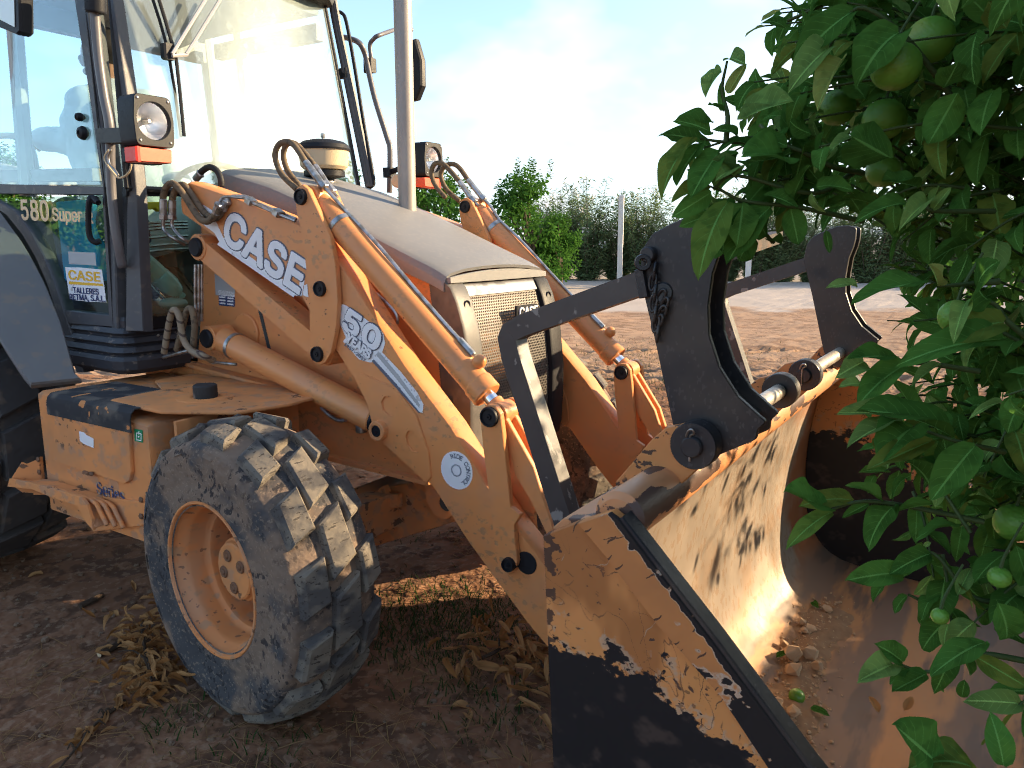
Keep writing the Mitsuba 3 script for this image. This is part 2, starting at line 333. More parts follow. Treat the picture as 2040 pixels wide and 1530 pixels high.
def f_tread(p, n, uv):
    c = mix((0.105, 0.098, 0.090), (0.20, 0.168, 0.13), fbm(p.x*12, p.y*12, p.z*12, 5))
    c = mix(c, (0.055, 0.053, 0.056), smoothstep(.44, .62, fbm(p.x*16, p.y*16+4, p.z*16, 6))*.85)
    return mix(c, (0.035, 0.03, 0.028), smoothstep(.66, .68, fbm(p.x*150, p.y*45, p.z*150, 3))*.8)
mat('tread_rubber', proc(f_tread), 0.8, spec=0.25, bump=proc(b_tyre), bscale=0.005)
def f_rear(p, n, uv):
    c = mix((0.035, 0.035, 0.040), (0.075, 0.070, 0.068), fbm(p.x*9, p.y*9, p.z*9, 4))
    return mix(c, (0.14, 0.105, 0.08), smoothstep(.56, .68, fbm(p.x*14, p.y*14, p.z*14, 5))*.6)
mat('rear_rubber', proc(f_rear), 0.8, spec=0.25, bump=proc(b_tyre), bscale=0.004)
def f_rim(p, n, uv):
    c = mix((0.58, 0.22, 0.075), (0.50, 0.24, 0.12), smoothstep(.4, .65, fbm(p.x*8, p.y*8, p.z*8, 4)))
    c = mix(c, (0.36, 0.22, 0.13), smoothstep(.56, .68, fbm(p.x*24+3, p.y*24, p.z*24, 5))*.7)
    return mix(c, (0.12, 0.07, 0.05), smoothstep(.68, .72, fbm(p.x*50, p.y*50, p.z*50, 3))*.7)
mat('rim_paint', proc(f_rim), 0.55, spec=0.35)
mat('cream', (0.56, 0.44, 0.28), 0.45)
mat('white_print', (0.72, 0.73, 0.76), 0.45)
def f_sticker(p, n, uv):
    w = smoothstep(.66, .70, fbm(p.x*40+1, p.y*40, p.z*40, 4))
    return mix((0.70, 0.72, 0.76), (0.30, 0.28, 0.28), w*.6)
mat('sticker_white', proc(f_sticker), 0.4)
mat('print_grey', (0.085, 0.10, 0.15), 0.5)
mat('print_navy', (0.03, 0.045, 0.13), 0.5)
mat('print_yellow', (0.72, 0.42, 0.03), 0.5)
mat('print_cream', (0.70, 0.50, 0.30), 0.5)
mat('print_green', (0.0, 0.22, 0.09), 0.5)
mat('print_grey_light', (0.36, 0.38, 0.40), 0.5)
mat('lamp_reflector', (0.9, 0.9, 0.92), 0.38, 0.85)
mat('amber_base', (0.72, 0.10, 0.04), 0.35)
mat('amber_red', (0.75, 0.03, 0.015), 0.3)
scene['glass_clear'] = {'type': 'thindielectric', 'int_ior': 1.5}
def dustw(s, lo, hi, base):
    def f(p, n, uv): return base+hi*smoothstep(.42, .72, fbm(p.x*s, p.y*s, p.z*s*.45, 4))+lo*smoothstep(.62, .7, fbm(p.x*60, p.y*60, p.z*30, 3))
    return f
def pane(k, tint): scene[k] = {'type': 'thindielectric', 'int_ior': 1.5, 'specular_transmittance': {'type': 'rgb', 'value': list(tint)}}
pane('windscreen_glass', (0.90, 0.97, 0.96)); pane('door_glass', (0.84, 0.95, 0.96)); pane('lower_glass', (0.80, 0.92, 0.88))
scene['dust_film'] = {'type': 'mask', 'opacity': proc(dustw(4, .03, .07, .07)), 'bsdf': {'type': 'twosided', 'bsdf': {'type': 'principled', 'base_color': {'type': 'rgb', 'value': [0.58, 0.60, 0.62]}, 'roughness': 0.30, 'specular': 0.9}}}
scene['lens_glass'] = {'type': 'thindielectric', 'int_ior': 1.5}
mat('interior_grey', (0.30, 0.31, 0.31), 0.7, spec=0.3)
mat('interior_dark', (0.05, 0.055, 0.055), 0.7, spec=0.3)
mat('interior_pale', (0.42, 0.42, 0.38), 0.6)
mat('interior_blue', (0.03, 0.40, 0.78), 0.6)
mat('interior_yellow', (0.75, 0.55, 0.02), 0.6)
mat('shirt', proc(lambda p, n, uv: mix((0.50, 0.58, 0.60), (0.62, 0.68, 0.70), fbm(p.x*14, p.y*14, p.z*14, 4))), 0.85, spec=0.2, sheen=0.3)
mat('skin', (0.32, 0.17, 0.105), 0.5)
mat('hair', (0.03, 0.022, 0.018), 0.6)
mat('jeans', (0.05, 0.07, 0.13), 0.8)
mat('bottle_plastic', (0.35, 0.50, 0.45), 0.15, spec_trans=0.0)
# --- ground and plants
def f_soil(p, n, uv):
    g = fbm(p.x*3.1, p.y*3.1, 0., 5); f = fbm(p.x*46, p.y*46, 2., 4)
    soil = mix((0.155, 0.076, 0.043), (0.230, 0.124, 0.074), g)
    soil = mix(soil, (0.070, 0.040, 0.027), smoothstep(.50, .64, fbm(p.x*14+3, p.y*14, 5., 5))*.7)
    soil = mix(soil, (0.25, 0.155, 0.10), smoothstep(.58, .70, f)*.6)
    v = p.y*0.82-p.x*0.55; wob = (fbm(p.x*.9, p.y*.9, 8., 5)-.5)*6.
    bare = smoothstep(-.4, .4, v-5.+wob)                        # bare, wheel-worn lane; nearer soil darker: litter plus shade put into its colour
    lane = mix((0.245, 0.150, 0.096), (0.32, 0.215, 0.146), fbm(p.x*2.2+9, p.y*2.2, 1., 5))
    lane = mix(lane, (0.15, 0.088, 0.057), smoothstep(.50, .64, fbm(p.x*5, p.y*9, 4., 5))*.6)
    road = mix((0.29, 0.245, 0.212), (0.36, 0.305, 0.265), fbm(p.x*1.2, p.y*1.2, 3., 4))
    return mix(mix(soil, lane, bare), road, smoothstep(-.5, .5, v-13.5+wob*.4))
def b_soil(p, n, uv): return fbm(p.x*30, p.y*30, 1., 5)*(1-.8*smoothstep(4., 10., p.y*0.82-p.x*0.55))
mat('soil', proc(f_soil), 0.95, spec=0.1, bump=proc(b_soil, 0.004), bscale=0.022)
def leaf_mat(k, c, t, rough=0.42, spec=0.5, s=9.0, vein=False):
    def f(p, n, uv): return mix(c, [q*1.7 for q in c], fbm(p.x*s, p.y*s, p.z*s, 3))
    def g(p, n, uv):
        a = dr.abs(uv.y); lid = dr.floor(uv.x+.003); ux = uv.x-lid; r1 = cell_rand(lid, 3., 1.)
        b = mix([q*.80 for q in c], [q*1.9 for q in c], .6*r1+.4*fbm(p.x*s, p.y*s, p.z*s, 3)); b = mix(b, (c[1]*1.5, c[1]*1.25, c[2]*1.3), smoothstep(.86, .95, r1)*.5)
        b = mix(b, [q*.7 for q in c], smoothstep(.45, .7, fbm(p.x*60, p.y*60, p.z*60, 3))*.5)
        w = dr.abs((ux*8-a*2.4)-dr.floor(ux*8-a*2.4)-.5)
        pale = [min(1., q*2.3+.02) for q in c]
        b = mix(b, pale, smoothstep(.075, .03, w)*.30*smoothstep(1., .5, a))
        return mix(b, [min(1., q*2.8+.04) for q in c], smoothstep(.085, .03, a)*.75)
    if vein: f = g
    scene[k] = {'type': 'principledthin', 'base_color': proc(f), 'roughness': rough, 'diff_trans': t, 'eta': 1.65, 'spec_trans': 0.0}
leaf_mat('leaf_mature', (0.054, 0.145, 0.027), 0.8, 0.21, vein=True)
leaf_mat('leaf_mid', (0.054, 0.145, 0.027), 0.8, 0.22, vein=True)
leaf_mat('leaf_young', (0.135, 0.245, 0.066), 0.9, 0.45, vein=True)
leaf_mat('leaf_mass', (0.024, 0.066, 0.016), 0.55, s=5)
leaf_mat('leaf_far', (0.050, 0.125, 0.022), 0.7, s=3)
leaf_mat('leaf_oleander', (0.125, 0.175, 0.085), 0.6, 0.6, s=2)
leaf_mat('leaf_dry', (0.28, 0.152, 0.066), 0.5, 0.7, s=20)
leaf_mat('grass_dry', (0.19, 0.115, 0.055), 0.5, 0.8, s=20)
leaf_mat('grass_green', (0.022, 0.046, 0.014), 0.6, 0.7, s=20)
leaf_mat('petal', (0.62, 0.60, 0.58), 0.6, 0.7)
def f_bark(p, n, uv): return mix((0.085, 0.062, 0.045), (0.16, 0.125, 0.095), fbm(p.x*40, p.y*40, p.z*12, 4))
mat('bark', proc(f_bark), 0.9, spec=0.2)
mat('twig', (0.045, 0.075, 0.022), 0.7, spec=0.3)
def f_fruit(p, n, uv):
    c = mix((0.135, 0.31, 0.040), (0.090, 0.235, 0.032), fbm(p.x*30, p.y*30, p.z*30, 3))
    return mix(c, (0.34, 0.25, 0.02), smoothstep(.68, .84, fbm(p.x*15+4, p.y*15, p.z*15, 2))*.5)
def b_fruit(p, n, uv): return fbm(p.x*330, p.y*330, p.z*330, 2)
mat('fruit_skin', proc(f_fruit), 0.4, spec=0.45, bump=proc(b_fruit, 0.0006), bscale=0.0012)
def f_stone(p, n, uv): return mix((0.36, 0.235, 0.145), (0.50, 0.36, 0.24), fbm(p.x*40, p.y*40, p.z*40, 4))
mat('rock_stone', proc(f_stone), 0.9, spec=0.15)
mat('post_white', proc(lambda p, n, uv: mix((0.55, 0.52, 0.48), (0.68, 0.66, 0.63), fbm(p.x*6, p.y*6, p.z*3, 4))), 0.8)
mat('wood_dark', (0.06, 0.042, 0.03), 0.9, spec=0.15)
mat('wood_cut', (0.55, 0.42, 0.27), 0.8, spec=0.2)
mat('mirror_glass', (0.85, 0.87, 0.9), 0.03, 1.0)
mat('grille_metal', (0.125, 0.112, 0.10), 0.5, 0.3)
mat('grille_top', proc(lambda p, n, uv: mix((0.27, 0.27, 0.28), (0.16, 0.16, 0.165), smoothstep(.5, .7, fbm(p.x*60, p.y*30, p.z*60, 4)))), 0.32, 0.75)
mat('radiator', proc(lambda p, n, uv: mix((0.22, 0.09, 0.03), (0.04, 0.025, 0.02), smoothstep(.35, .65, fbm(p.x*9, p.y*9, p.z*9, 4)))), 0.8)
mat('shaft_steel', proc(lambda p, n, uv: mix((0.62, 0.56, 0.49), (0.30, 0.24, 0.19), smoothstep(.5, .72, fbm(p.x*30, p.y*14, p.z*30, 4)))), 0.35, 0.6)
mat('stay_steel', proc(lambda p, n, uv: mix(mix((0.022, 0.023, 0.029), (0.06, 0.052, 0.05), fbm(p.x*9, p.y*9, p.z*9, 4)), (0.26, 0.24, 0.225), smoothstep(.66, .72, fbm(p.x*34, p.y*60, p.z*22, 4))*.7)), 0.38, spec=0.6)
mat('rust_steel', proc(lambda p, n, uv: mix((0.035, 0.027, 0.025), (0.12, 0.06, 0.035), smoothstep(.5, .75, fbm(p.x*12, p.y*12, p.z*12, 4)))), 0.6, 0.2)
mat('bolt_dirty', proc(lambda p, n, uv: mix((0.27, 0.125, 0.06), (0.10, 0.07, 0.055), fbm(p.x*60, p.y*60, p.z*60, 3))), 0.6, 0.3)
mat('grip_pad', proc(lambda p, n, uv: mix(mix((0.030, 0.031, 0.036), (0.10, 0.088, 0.078), smoothstep(.45, .68, fbm(p.x*14, p.y*14, p.z*14, 5))), (0.50, 0.21, 0.08), smoothstep(.69, .70, fbm(p.x*22+4, p.y*10, p.z*22, 3)))), 0.8, spec=0.25)
mat('cap_dusty', proc(lambda p, n, uv: mix((0.022, 0.022, 0.024), (0.20, 0.14, 0.10), smoothstep(.48, .62, fbm(p.x*18, p.y*18, p.z*7, 4)))), 0.7)
mat('rail_grey', proc(lambda p, n, uv: mix((0.085, 0.085, 0.10), (0.15, 0.14, 0.14), fbm(p.x*20, p.y*20, p.z*12, 4))), 0.38, spec=0.5)
mat('roof_dark', (0.06, 0.062, 0.06), 0.6)
mat('mirror_pale', (0.55, 0.52, 0.48), 0.25, 0.6)
mat('wiper_pale', (0.5, 0.48, 0.47), 0.45, 0.3)
mat('series_print', proc(lambda p, n, uv: mix((0.035, 0.05, 0.13), (0.42, 0.30, 0.20), smoothstep(.52, .58, fbm(p.x*90, p.y*9, p.z*90, 3)))), 0.6)
leaf_mat('leaf_dry_dark', (0.19, 0.085, 0.030), 0.4, 0.7, s=20)
mat('clod', proc(lambda p, n, uv: mix((0.10, 0.062, 0.042), (0.21, 0.145, 0.10), fbm(p.x*30, p.y*30, p.z*30, 3))), 0.95, spec=0.1)
mat('fruit_green', (0.075, 0.20, 0.02), 0.35, spec=0.5)
mat('bucket_soil', proc(lambda p, n, uv: mix((0.17, 0.10, 0.06), (0.33, 0.21, 0.13), fbm(p.x*55, p.y*55, p.z*55, 5))), 0.95, spec=0.1)
mat('hose_wrap', proc(lambda p, n, uv: mix(mix((0.30, 0.235, 0.16), (0.19, 0.14, 0.095), fbm(p.x*40, p.y*40, p.z*40, 4)), (0.07, 0.05, 0.04), smoothstep(.35, .45, dr.abs((p.z*22+p.x*14)-dr.floor(p.z*22+p.x*14)-.5)))), 0.7)

# ---------------------------------------------------------------- large structure: ground
def ground_z(x, y):
    p = np.stack([x, y, np.zeros_like(x)], -1)
    d = np.hypot(x-0.3, y+0.6)
    a = np.clip(d/2.5, .45, 1)
    z = (nfbm(p*1.1, 4, 5)-.5)*.09*a+(nfbm(p*7, 4, 9)-.5)*.035+(nfbm(p*26, 3, 2)-.5)*.018
    lane = np.clip((y*.82-x*.55-2.6)/2.5, 0, 1)*np.clip((14-(y*.82-x*.55))/4, 0, 1)
    u = x*.82+y*.55; v = y*.82-x*.55                            # tyre prints along the lane
    for c in (3.6, 5.2, 5.75, 7.4):
        w = np.exp(-((v-c)/.2)**2)
        z += lane*w*(.018*np.sign(np.sin(u*26+4*np.abs(v-c)*8))-.02)
    z += lane*(nfbm(p*4.5, 3, 31)-.5)*.03*np.clip((11-v)/4, .15, 1)
    return z-.012+.022*np.exp(-(np.hypot(x-.03, y+.9)/.35)**2)
def ground_patch(x0, x1, y0, y1, n, m):
    gx, gy = np.meshgrid(np.linspace(x0, x1, n), np.linspace(y0, y1, m), indexing='ij')
    return gx, gy
def grid_mesh(gx, gy, gz):
    n, m = gx.shape; i, j = np.meshgrid(np.arange(n-1), np.arange(m-1), indexing='ij'); a = i*m+j
    q = np.stack([a, a+m, a+m+1, a+1], -1).reshape(-1, 4)
    return trimesh.Trimesh(np.stack([gx, gy, gz], -1).reshape(-1, 3), np.vstack([q[:, [0, 1, 2]], q[:, [0, 2, 3]]]), process=False)
def warp(n, lim, inner, c):
    t = np.linspace(-1, 1, n); return c+np.sign(t)*(np.abs(t)*inner+(lim-inner)*np.abs(t)**7)
gx, gy = np.meshgrid(warp(640, 900, 9, 0.), warp(700, 900, 11, 3.), indexing='ij')
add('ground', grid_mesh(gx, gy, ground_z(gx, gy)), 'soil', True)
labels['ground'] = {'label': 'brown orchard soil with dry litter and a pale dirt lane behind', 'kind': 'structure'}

# ---------------------------------------------------------------- the machine
B = 'backhoe_loader'
def M(part, mesh, m, smooth=25, label=None):
    k = add(B+'__'+part, mesh, m, smooth)
    if label: labels[k] = {'label': label}
    return k
labels[B] = {'label': 'orange backhoe loader with dark grey cab and a clawed front bucket', 'category': 'backhoe loader'}
def plate(P, th, bevel=0.002, holes=(), fil=0):
    """A flat plate from a 3-D outline, thickness th behind it (away from the camera side)."""
    P = A(P, float); c = P.mean(0); _, _, vt = np.linalg.svd(P-c); n = vt[2]
    if n @ (CAM-c) < 0: n = -n
    x = norm(P[1]-P[0]); x = norm(x-n*(x @ n)); y = np.cross(n, x)
    q = [np.column_stack([(A(h)-c) @ x, (A(h)-c) @ y]) for h in [P, *holes]]
    m = slab(q[0], 0, th, bevel, q[1:], fil); v = A(m.vertices)
    # slab axes (a, depth, b): depth away from the viewer
    return trimesh.Trimesh(c+v[:, :1]*x-v[:, 1:2]*n+v[:, 2:]*y, m.faces, process=False)
def pincap(c, r, depth=.012, d=(0, -1, 0)):
    c = A(c); d = A(d, float)
    return cat(lathe([(r*1.0, -.03), (r, depth*.6), (r*.93, depth), (r*.80, depth), (r*.76, depth*.55), (r*.30, depth*.55), (r*.26, depth*.9), (r*.10, depth*.9), (r*.08, depth*.3), (0, depth*.3)], c, d, 28))

# ---- loader linkage, built on the near side and mirrored
arm_o = [(-0.75,1.569),(-0.752,1.629),(-0.72,1.682),(-0.688,1.692),(-0.418,1.625),(-0.191,1.558),(-0.106,1.53),(0.01,1.473),(0.123,1.356),(0.354,1.081),(0.533,0.905),(0.607,0.813),(0.666,0.739),(0.774,0.624),(0.871,0.531),(0.932,0.45),(0.951,0.28),(0.891,0.247),(0.811,0.312),(0.723,0.397),(0.582,0.536),(0.453,0.684),(0.243,0.818),(0.205,0.868),(0.188,0.936),(0.037,1.104),(-0.074,1.222),(-0.112,1.274),(-0.211,1.316)]
gus_o = [(0.163,1.035),(0.206,1.025),(0.313,1.002),(0.397,0.919),(0.443,0.806),(0.451,0.724),(0.432,0.701),(0.243,0.814),(0.205,0.865),(0.188,0.931),(0.133,1.013)]
gus_h = [[(0.249,0.948),(0.263,0.967),(0.284,0.969),(0.305,0.955),(0.309,0.93),(0.295,0.907),(0.276,0.908),(0.256,0.922)], [(0.349,0.846),(0.362,0.865),(0.383,0.864),(0.403,0.847),(0.409,0.821),(0.396,0.799),(0.377,0.801),(0.358,0.817)]]
bell_o = [(-0.091,1.602),(-0.091,1.626),(-0.078,1.645),(-0.053,1.654),(-0.028,1.639),(0.022,1.555),(0.066,1.479),(0.084,1.393),(0.088,1.274),(0.074,1.181),(0.046,1.098),(0.018,1.063),(-0.01,1.052),(-0.038,1.06),(-0.051,1.085),(-0.054,1.113),(-0.046,1.268),(-0.056,1.403),(-0.072,1.517),(-0.086,1.561)]
linkA_o = [(0.658,0.953),(0.665,0.977),(0.687,0.993),(0.712,0.993),(0.73,0.971),(0.738,0.922),(0.754,0.797),(0.766,0.69),(0.791,0.676),(0.8,0.672),(0.791,0.654),(0.779,0.636),(0.782,0.589),(0.79,0.521),(0.779,0.489),(0.754,0.469),(0.728,0.477),(0.717,0.504),(0.71,0.538),(0.696,0.656),(0.684,0.749),(0.668,0.856)]
linkB_o = [(0.659,0.958),(0.674,0.981),(0.7,0.984),(0.718,0.965),(0.825,0.814),(0.892,0.64),(0.922,0.553),(0.973,0.518),(0.923,0.474),(0.873,0.614),(0.828,0.69),(0.814,0.712),(0.732,0.818),(0.71,0.893)]
P_top = [(-0.059,1.614)][0]; P_mid = [(0.011,1.312)][0]; P_low = [(-0.016,1.089)][0]
P_rod = [(0.694,0.957)][0]; P_tie = [(-0.655,1.446)][0]; P_liftA = [(-0.635,1.099)][0]; P_liftB = [(0.243,0.853)][0]
P_foot = [(0.763,0.509)][0]
def p3(p, y): return A([p[0], y, p[1]])
def lerp(a, b, t): return A(a)*(1-t)+A(b)*t
YC = -0.4625
elbow = A([(0.61,-0.462,1.107)][0]); clampc = [(0.076,-0.462,1.548)][0]
hose1 = [(-0.144,-0.47,1.643),(-0.218,-0.47,1.699),(-0.246,-0.47,1.758),(-0.225,-0.47,1.796),(-0.182,-0.47,1.804),(-0.144,-0.47,1.787),(-0.096,-0.47,1.732)]
hose2 = [(-0.183,-0.42,1.657),(-0.24,-0.42,1.712),(-0.26,-0.42,1.763),(-0.247,-0.42,1.798),(-0.22,-0.42,1.807),(-0.181,-0.42,1.793),(-0.106,-0.42,1.723)]
pipe1 = [(-0.096,-0.47,1.732),(-0.027,-0.47,1.66),(0.022,-0.47,1.618),(0.076,-0.455,1.561),(0.134,-0.455,1.515),(0.219,-0.455,1.444),(0.343,-0.455,1.331),(0.462,-0.455,1.226),(0.584,-0.455,1.123)]
pipe2 = [(-0.106,-0.42,1.723),(-0.045,-0.42,1.652),(-0.023,-0.42,1.631),(-0.005,-0.42,1.617)]
arm_pipe = [(0.048,-0.4,1.376),(0.119,-0.4,1.309),(0.196,-0.4,1.256),(0.228,-0.4,1.224),(0.232,-0.4,1.194)]
low_pipe = [(-0.075,-0.47,0.884),(-0.027,-0.47,0.857),(0.012,-0.47,0.847),(0.046,-0.47,0.855)]
def both(part, mesh, m, smooth=25, label=(None, None)):
    M(part, mesh, m, smooth, label[0]); M(part, mirror(mesh), m, smooth, label[1])
def two(part, sub, meshes, m, smooth=25):
    """Sub-parts under the near copy (part) and the mirrored copy (part_001)."""
    for me in meshes:
        M(part+'__'+sub, me, m, smooth); M(part+'_001__'+sub, mirror(me), m, smooth)
arm = slab(arm_o, -0.505, -0.42, 0.016, fil=.03)
both('loader_arm', arm, 'paint', 35)
two('loader_arm', 'gusset', [slab(gus_o, -0.512, -0.503, .003, gus_h, fil=.01), slab(gus_o, -0.422, -0.413, .003, gus_h, fil=.01)], 'paint')
two('loader_arm', 'lift_boss', [lathe([(.034, 0), (.034, .028), (.031, .032), (.021, .032), (.019, .028), (.0, .028)], p3(P_liftB, -.505), (0, -1, 0), 28)], 'paint')
two('loader_arm', 'pin_cap', [pincap(p3(P_liftB, -.531), .019, .006)], 'black_plastic')
two('loader_arm', 'pipe', [tube(arm_pipe, .005, 8, 4)], 'zinc')
both('bell_crank', cat(slab(bell_o, -0.530, -0.510, .003, fil=.006), slab(bell_o, -0.415, -0.395, .003, fil=.006), rod(p3(P_mid, -.51), p3(P_mid, -.41), .028)), 'paint')
two('bell_crank', 'pin_cap', [pincap(p3(P_top, -.530), .027), pincap(p3(P_mid, -.530), .026), pincap(p3(P_low, -.530), .027)], 'black_plastic')
inner = [pincap(p3(q, -.395), .026, .010, (0, 1, 0)) for q in (P_top, P_mid, P_low)]
two('bell_crank', 'inner_pin_cap', inner, 'black_plastic')
t0, t1 = p3(P_tie, YC), p3(P_low, YC)
both('tie_link', cat(bar(lerp(t0, t1, -.01), t1, .075, .095, (0, 1, 0), .028), rod(p3(P_tie, -.515), p3(P_tie, -.41), .05), rod(p3(P_low, -.508), p3(P_low, -.418), .045)), 'paint', 40)
two('tie_link', 'pin_cap', [lathe([(.036, -.02), (.036, .008), (.031, .014), (.022, .012), (0, .013)], p3(P_tie, -.515), (0, -1, 0), 28)], 'black_plastic')
c0, c1 = p3(P_top, YC), p3(P_rod, YC); cd = norm(c1-c0); L = np.linalg.norm(c1-c0)
def along(t): return c0+cd*t
g = L-.075
both('tilt_cylinder', cat(rod(along(.0)-A([0, .035, 0]), along(.0)+A([0, .035, 0]), .04), rod(along(.05), along(g), .0455, 36, .006), lathe([(.028, -.02), (.036, .03), (.0455, .07)], along(0), cd, 28), rod(along(g-.05), along(g+.004), .0495, 36, .004)), 'paint', 40)
two('tilt_cylinder', 'piston_rod', [rod(along(g), along(L-.03), .023)], 'chrome')
two('tilt_cylinder', 'rod_eye', [cat(rod(c1-A([0, .036, 0]), c1+A([0, .036, 0]), .037), rod(along(L-.045), along(L-.02), .03))], 'paint')
ax = clampc-c0; cc = c0+cd*(ax @ cd)
two('tilt_cylinder', 'clamp_strap', [lathe([(.0455, -.009), (.0485, -.009), (.0485, .009), (.0455, .009)], cc, cd, 36)], 'zinc')
el = c0+cd*((elbow-c0) @ cd); up = norm(elbow-el)
two('tilt_cylinder', 'port_elbow', [cat(ico(.022, 2, elbow), rod(el+up*.03, elbow, .018))], 'paint')
two('tilt_cylinder', 'hydraulic_pipe', [tube(pipe1, .0065, 8, 3), tube(pipe2, .0065, 8, 2)], 'zinc')
two('tilt_cylinder', 'hose_fitting', [tube(lerp(pipe1[0], pipe1[1], A([[0], [1.]])), .0125, 8), tube(lerp(pipe2[0], pipe2[1], A([[0], [1.]])), .0125, 8), rod(pipe1[1], lerp(pipe1[1], pipe1[2], .4), .016, 6), rod(pipe2[1], pipe2[2], .016, 6), rod(lerp(pipe1[-2], pipe1[-1], .55), pipe1[-1], .011, 6)], 'zinc')
two('tilt_cylinder', 'hose', [tube(hose1, .0105, 12, 6), tube(hose2, .0105, 12, 6)], 'hose', True)
both('bucket_link', slab(linkA_o, -0.530, -0.509, .003, fil=.006), 'paint')
two('bucket_link', 'inner_plate', [slab(linkA_o, -0.416, -0.396, .003, fil=.006)], 'paint')
two('bucket_link', 'pin_cap', [pincap(p3(P_rod, -.530), .031), pincap(p3(P_rod, -.396), .028, .012, (0, 1, 0)), pincap(p3(P_foot, -.530), .022, .016)], 'black_plastic')
two('bucket_link', 'wear_washer', [rod(p3(P_foot, -.508)+A([.045, 0, .005]), p3(P_foot, -.5055)+A([.045, 0, .005]), .036)], 'black_plastic')
both('bucket_lever', slab(linkB_o, -0.497, -0.478, .003, fil=.006), 'paint')
two('bucket_lever', 'inner_plate', [slab(linkB_o, -0.447, -0.428, .003, fil=.006)], 'paint')
# lift cylinders
l0, l1 = p3(P_liftA, YC), p3(P_liftB, YC); ld = norm(l1-l0); LL = np.linalg.norm(l1-l0)
both('lift_cylinder', cat(rod(l0-A([0, .05, 0]), l0+A([0, .05, 0]), .048), rod(l0+ld*.03, l0+ld*(LL-.065), .05, 40, .006), rod(l0+ld*.01, l0+ld*.07, .044)), 'paint', 40)
two('lift_cylinder', 'gland', [rod(l0+ld*(LL-.067), l0+ld*(LL-.052), .048, 36)], 'black_plastic')
two('lift_cylinder', 'piston_rod', [rod(l0+ld*(LL-.06), l1, .024)], 'chrome')
two('lift_cylinder', 'pin_cap', [lathe([(.036, -.03), (.036, .004), (.031, .010), (0, .010)], p3(P_liftA, -.515), (0, -1, 0), 28)], 'black_plastic')
two('lift_cylinder', 'clamp_strap', [lathe([(.05, -.008), (.053, -.008), (.053, .008), (.05, .008)], l0+ld*.105, ld, 36)], 'zinc')
two('lift_cylinder', 'port_pipe', [tube(low_pipe, .007, 8, 4), rod(l0+ld*(LL-.14)-A([0, 0, .04]), l0+ld*(LL-.14)-A([0, 0, .075]), .02)], 'zinc')

# ---- rear hoses, pipes on the arm
hA = [(-0.804,-0.545,1.564),(-0.796,-0.545,1.631),(-0.768,-0.545,1.671),(-0.724,-0.545,1.68),(-0.671,-0.545,1.642),(-0.626,-0.545,1.592),(-0.583,-0.545,1.551),(-0.538,-0.545,1.54),(-0.486,-0.545,1.569),(-0.467,-0.545,1.593)]
hB = [(-0.785,-0.52,1.564),(-0.778,-0.52,1.62),(-0.751,-0.52,1.66),(-0.705,-0.52,1.677),(-0.661,-0.52,1.644),(-0.613,-0.52,1.594),(-0.57,-0.52,1.56),(-0.524,-0.52,1.552),(-0.475,-0.52,1.586),(-0.456,-0.52,1.606)]
for h in (hA, hB): M('loader_arm__hose', tube(h, .0125, 12, 5), 'hose', True)
M('loader_arm__hose', tube([(-0.774,-0.4,1.721),(-0.744,-0.4,1.739),(-0.699,-0.4,1.75),(-0.659,-0.4,1.735),(-0.638,-0.4,1.704),(-0.638,-0.4,1.674)], .012, 12, 5), 'black_rubber', True)
for a in ("325.4,400@y-0.545 325.4,436", "343,400@y-0.52 343,436", "428,426@y-0.545 438,406", "443,420@y-0.52 453,400", "390,354@y-0.40 398,346"):
    pass
for q in ([(-0.795,-0.545,1.627),(-0.805,-0.545,1.552)], [(-0.777,-0.52,1.624),(-0.787,-0.52,1.553)], [(-0.492,-0.545,1.564),(-0.466,-0.545,1.6)], [(-0.481,-0.52,1.58),(-0.453,-0.52,1.613)], [(-0.794,-0.4,1.708),(-0.757,-0.4,1.73)]):
    M('loader_arm__hose_fitting', cat(rod(q[0], q[1], .0145, 12), rod(lerp(q[0], q[1], .75), lerp(q[0], q[1], 1.05), .0175, 6)), 'zinc')
M('loader_arm__pipe', tube([(-0.805,-0.545,1.552),(-0.81,-0.545,1.522),(-0.797,-0.545,1.503),(-0.753,-0.545,1.48),(-0.749,-0.5,1.454)], .007, 8, 4), 'zinc', True)
M('loader_arm__pipe', tube([(-0.787,-0.52,1.553),(-0.79,-0.52,1.526),(-0.771,-0.52,1.503),(-0.73,-0.52,1.477),(-0.734,-0.48,1.458)], .007, 8, 4), 'zinc', True)
M('loader_arm__pipe', tube([(-0.486,-0.53,1.6),(-0.473,-0.53,1.617),(-0.449,-0.53,1.625),(-0.392,-0.53,1.622),(-0.331,-0.53,1.615),(-0.308,-0.53,1.601),(-0.192,-0.53,1.564),(-0.095,-0.53,1.536)], .0055, 8, 4), 'zinc', True)
M('loader_arm__pipe', tube([(-0.472,-0.505,1.613),(-0.457,-0.505,1.623),(-0.434,-0.505,1.629),(-0.361,-0.505,1.624),(-0.333,-0.505,1.609),(-0.216,-0.505,1.572),(-0.118,-0.505,1.543)], .0055, 8, 4), 'zinc', True)
for q in ([(-0.319,-0.525,1.606)][0], [(-0.183,-0.525,1.564)][0]):
    M('loader_arm__pipe_clamp', box(A(q), (.03, .035, .022), .003, A([[.87, 0, .5], [0, 1, 0], [-.5, 0, .87]])), 'zinc')
h3 = [(-0.817,-0.58,1.037),(-0.764,-0.58,1.168),(-0.733,-0.58,1.21),(-0.702,-0.58,1.187),(-0.688,-0.58,1.103),(-0.641,-0.58,1.058),(-0.57,-0.58,1.043),(-0.584,-0.53,1.02)]
h4 = [(-0.764,-0.56,1.048),(-0.71,-0.56,1.154),(-0.678,-0.56,1.209),(-0.65,-0.56,1.213),(-0.639,-0.56,1.158),(-0.658,-0.56,1.072)]
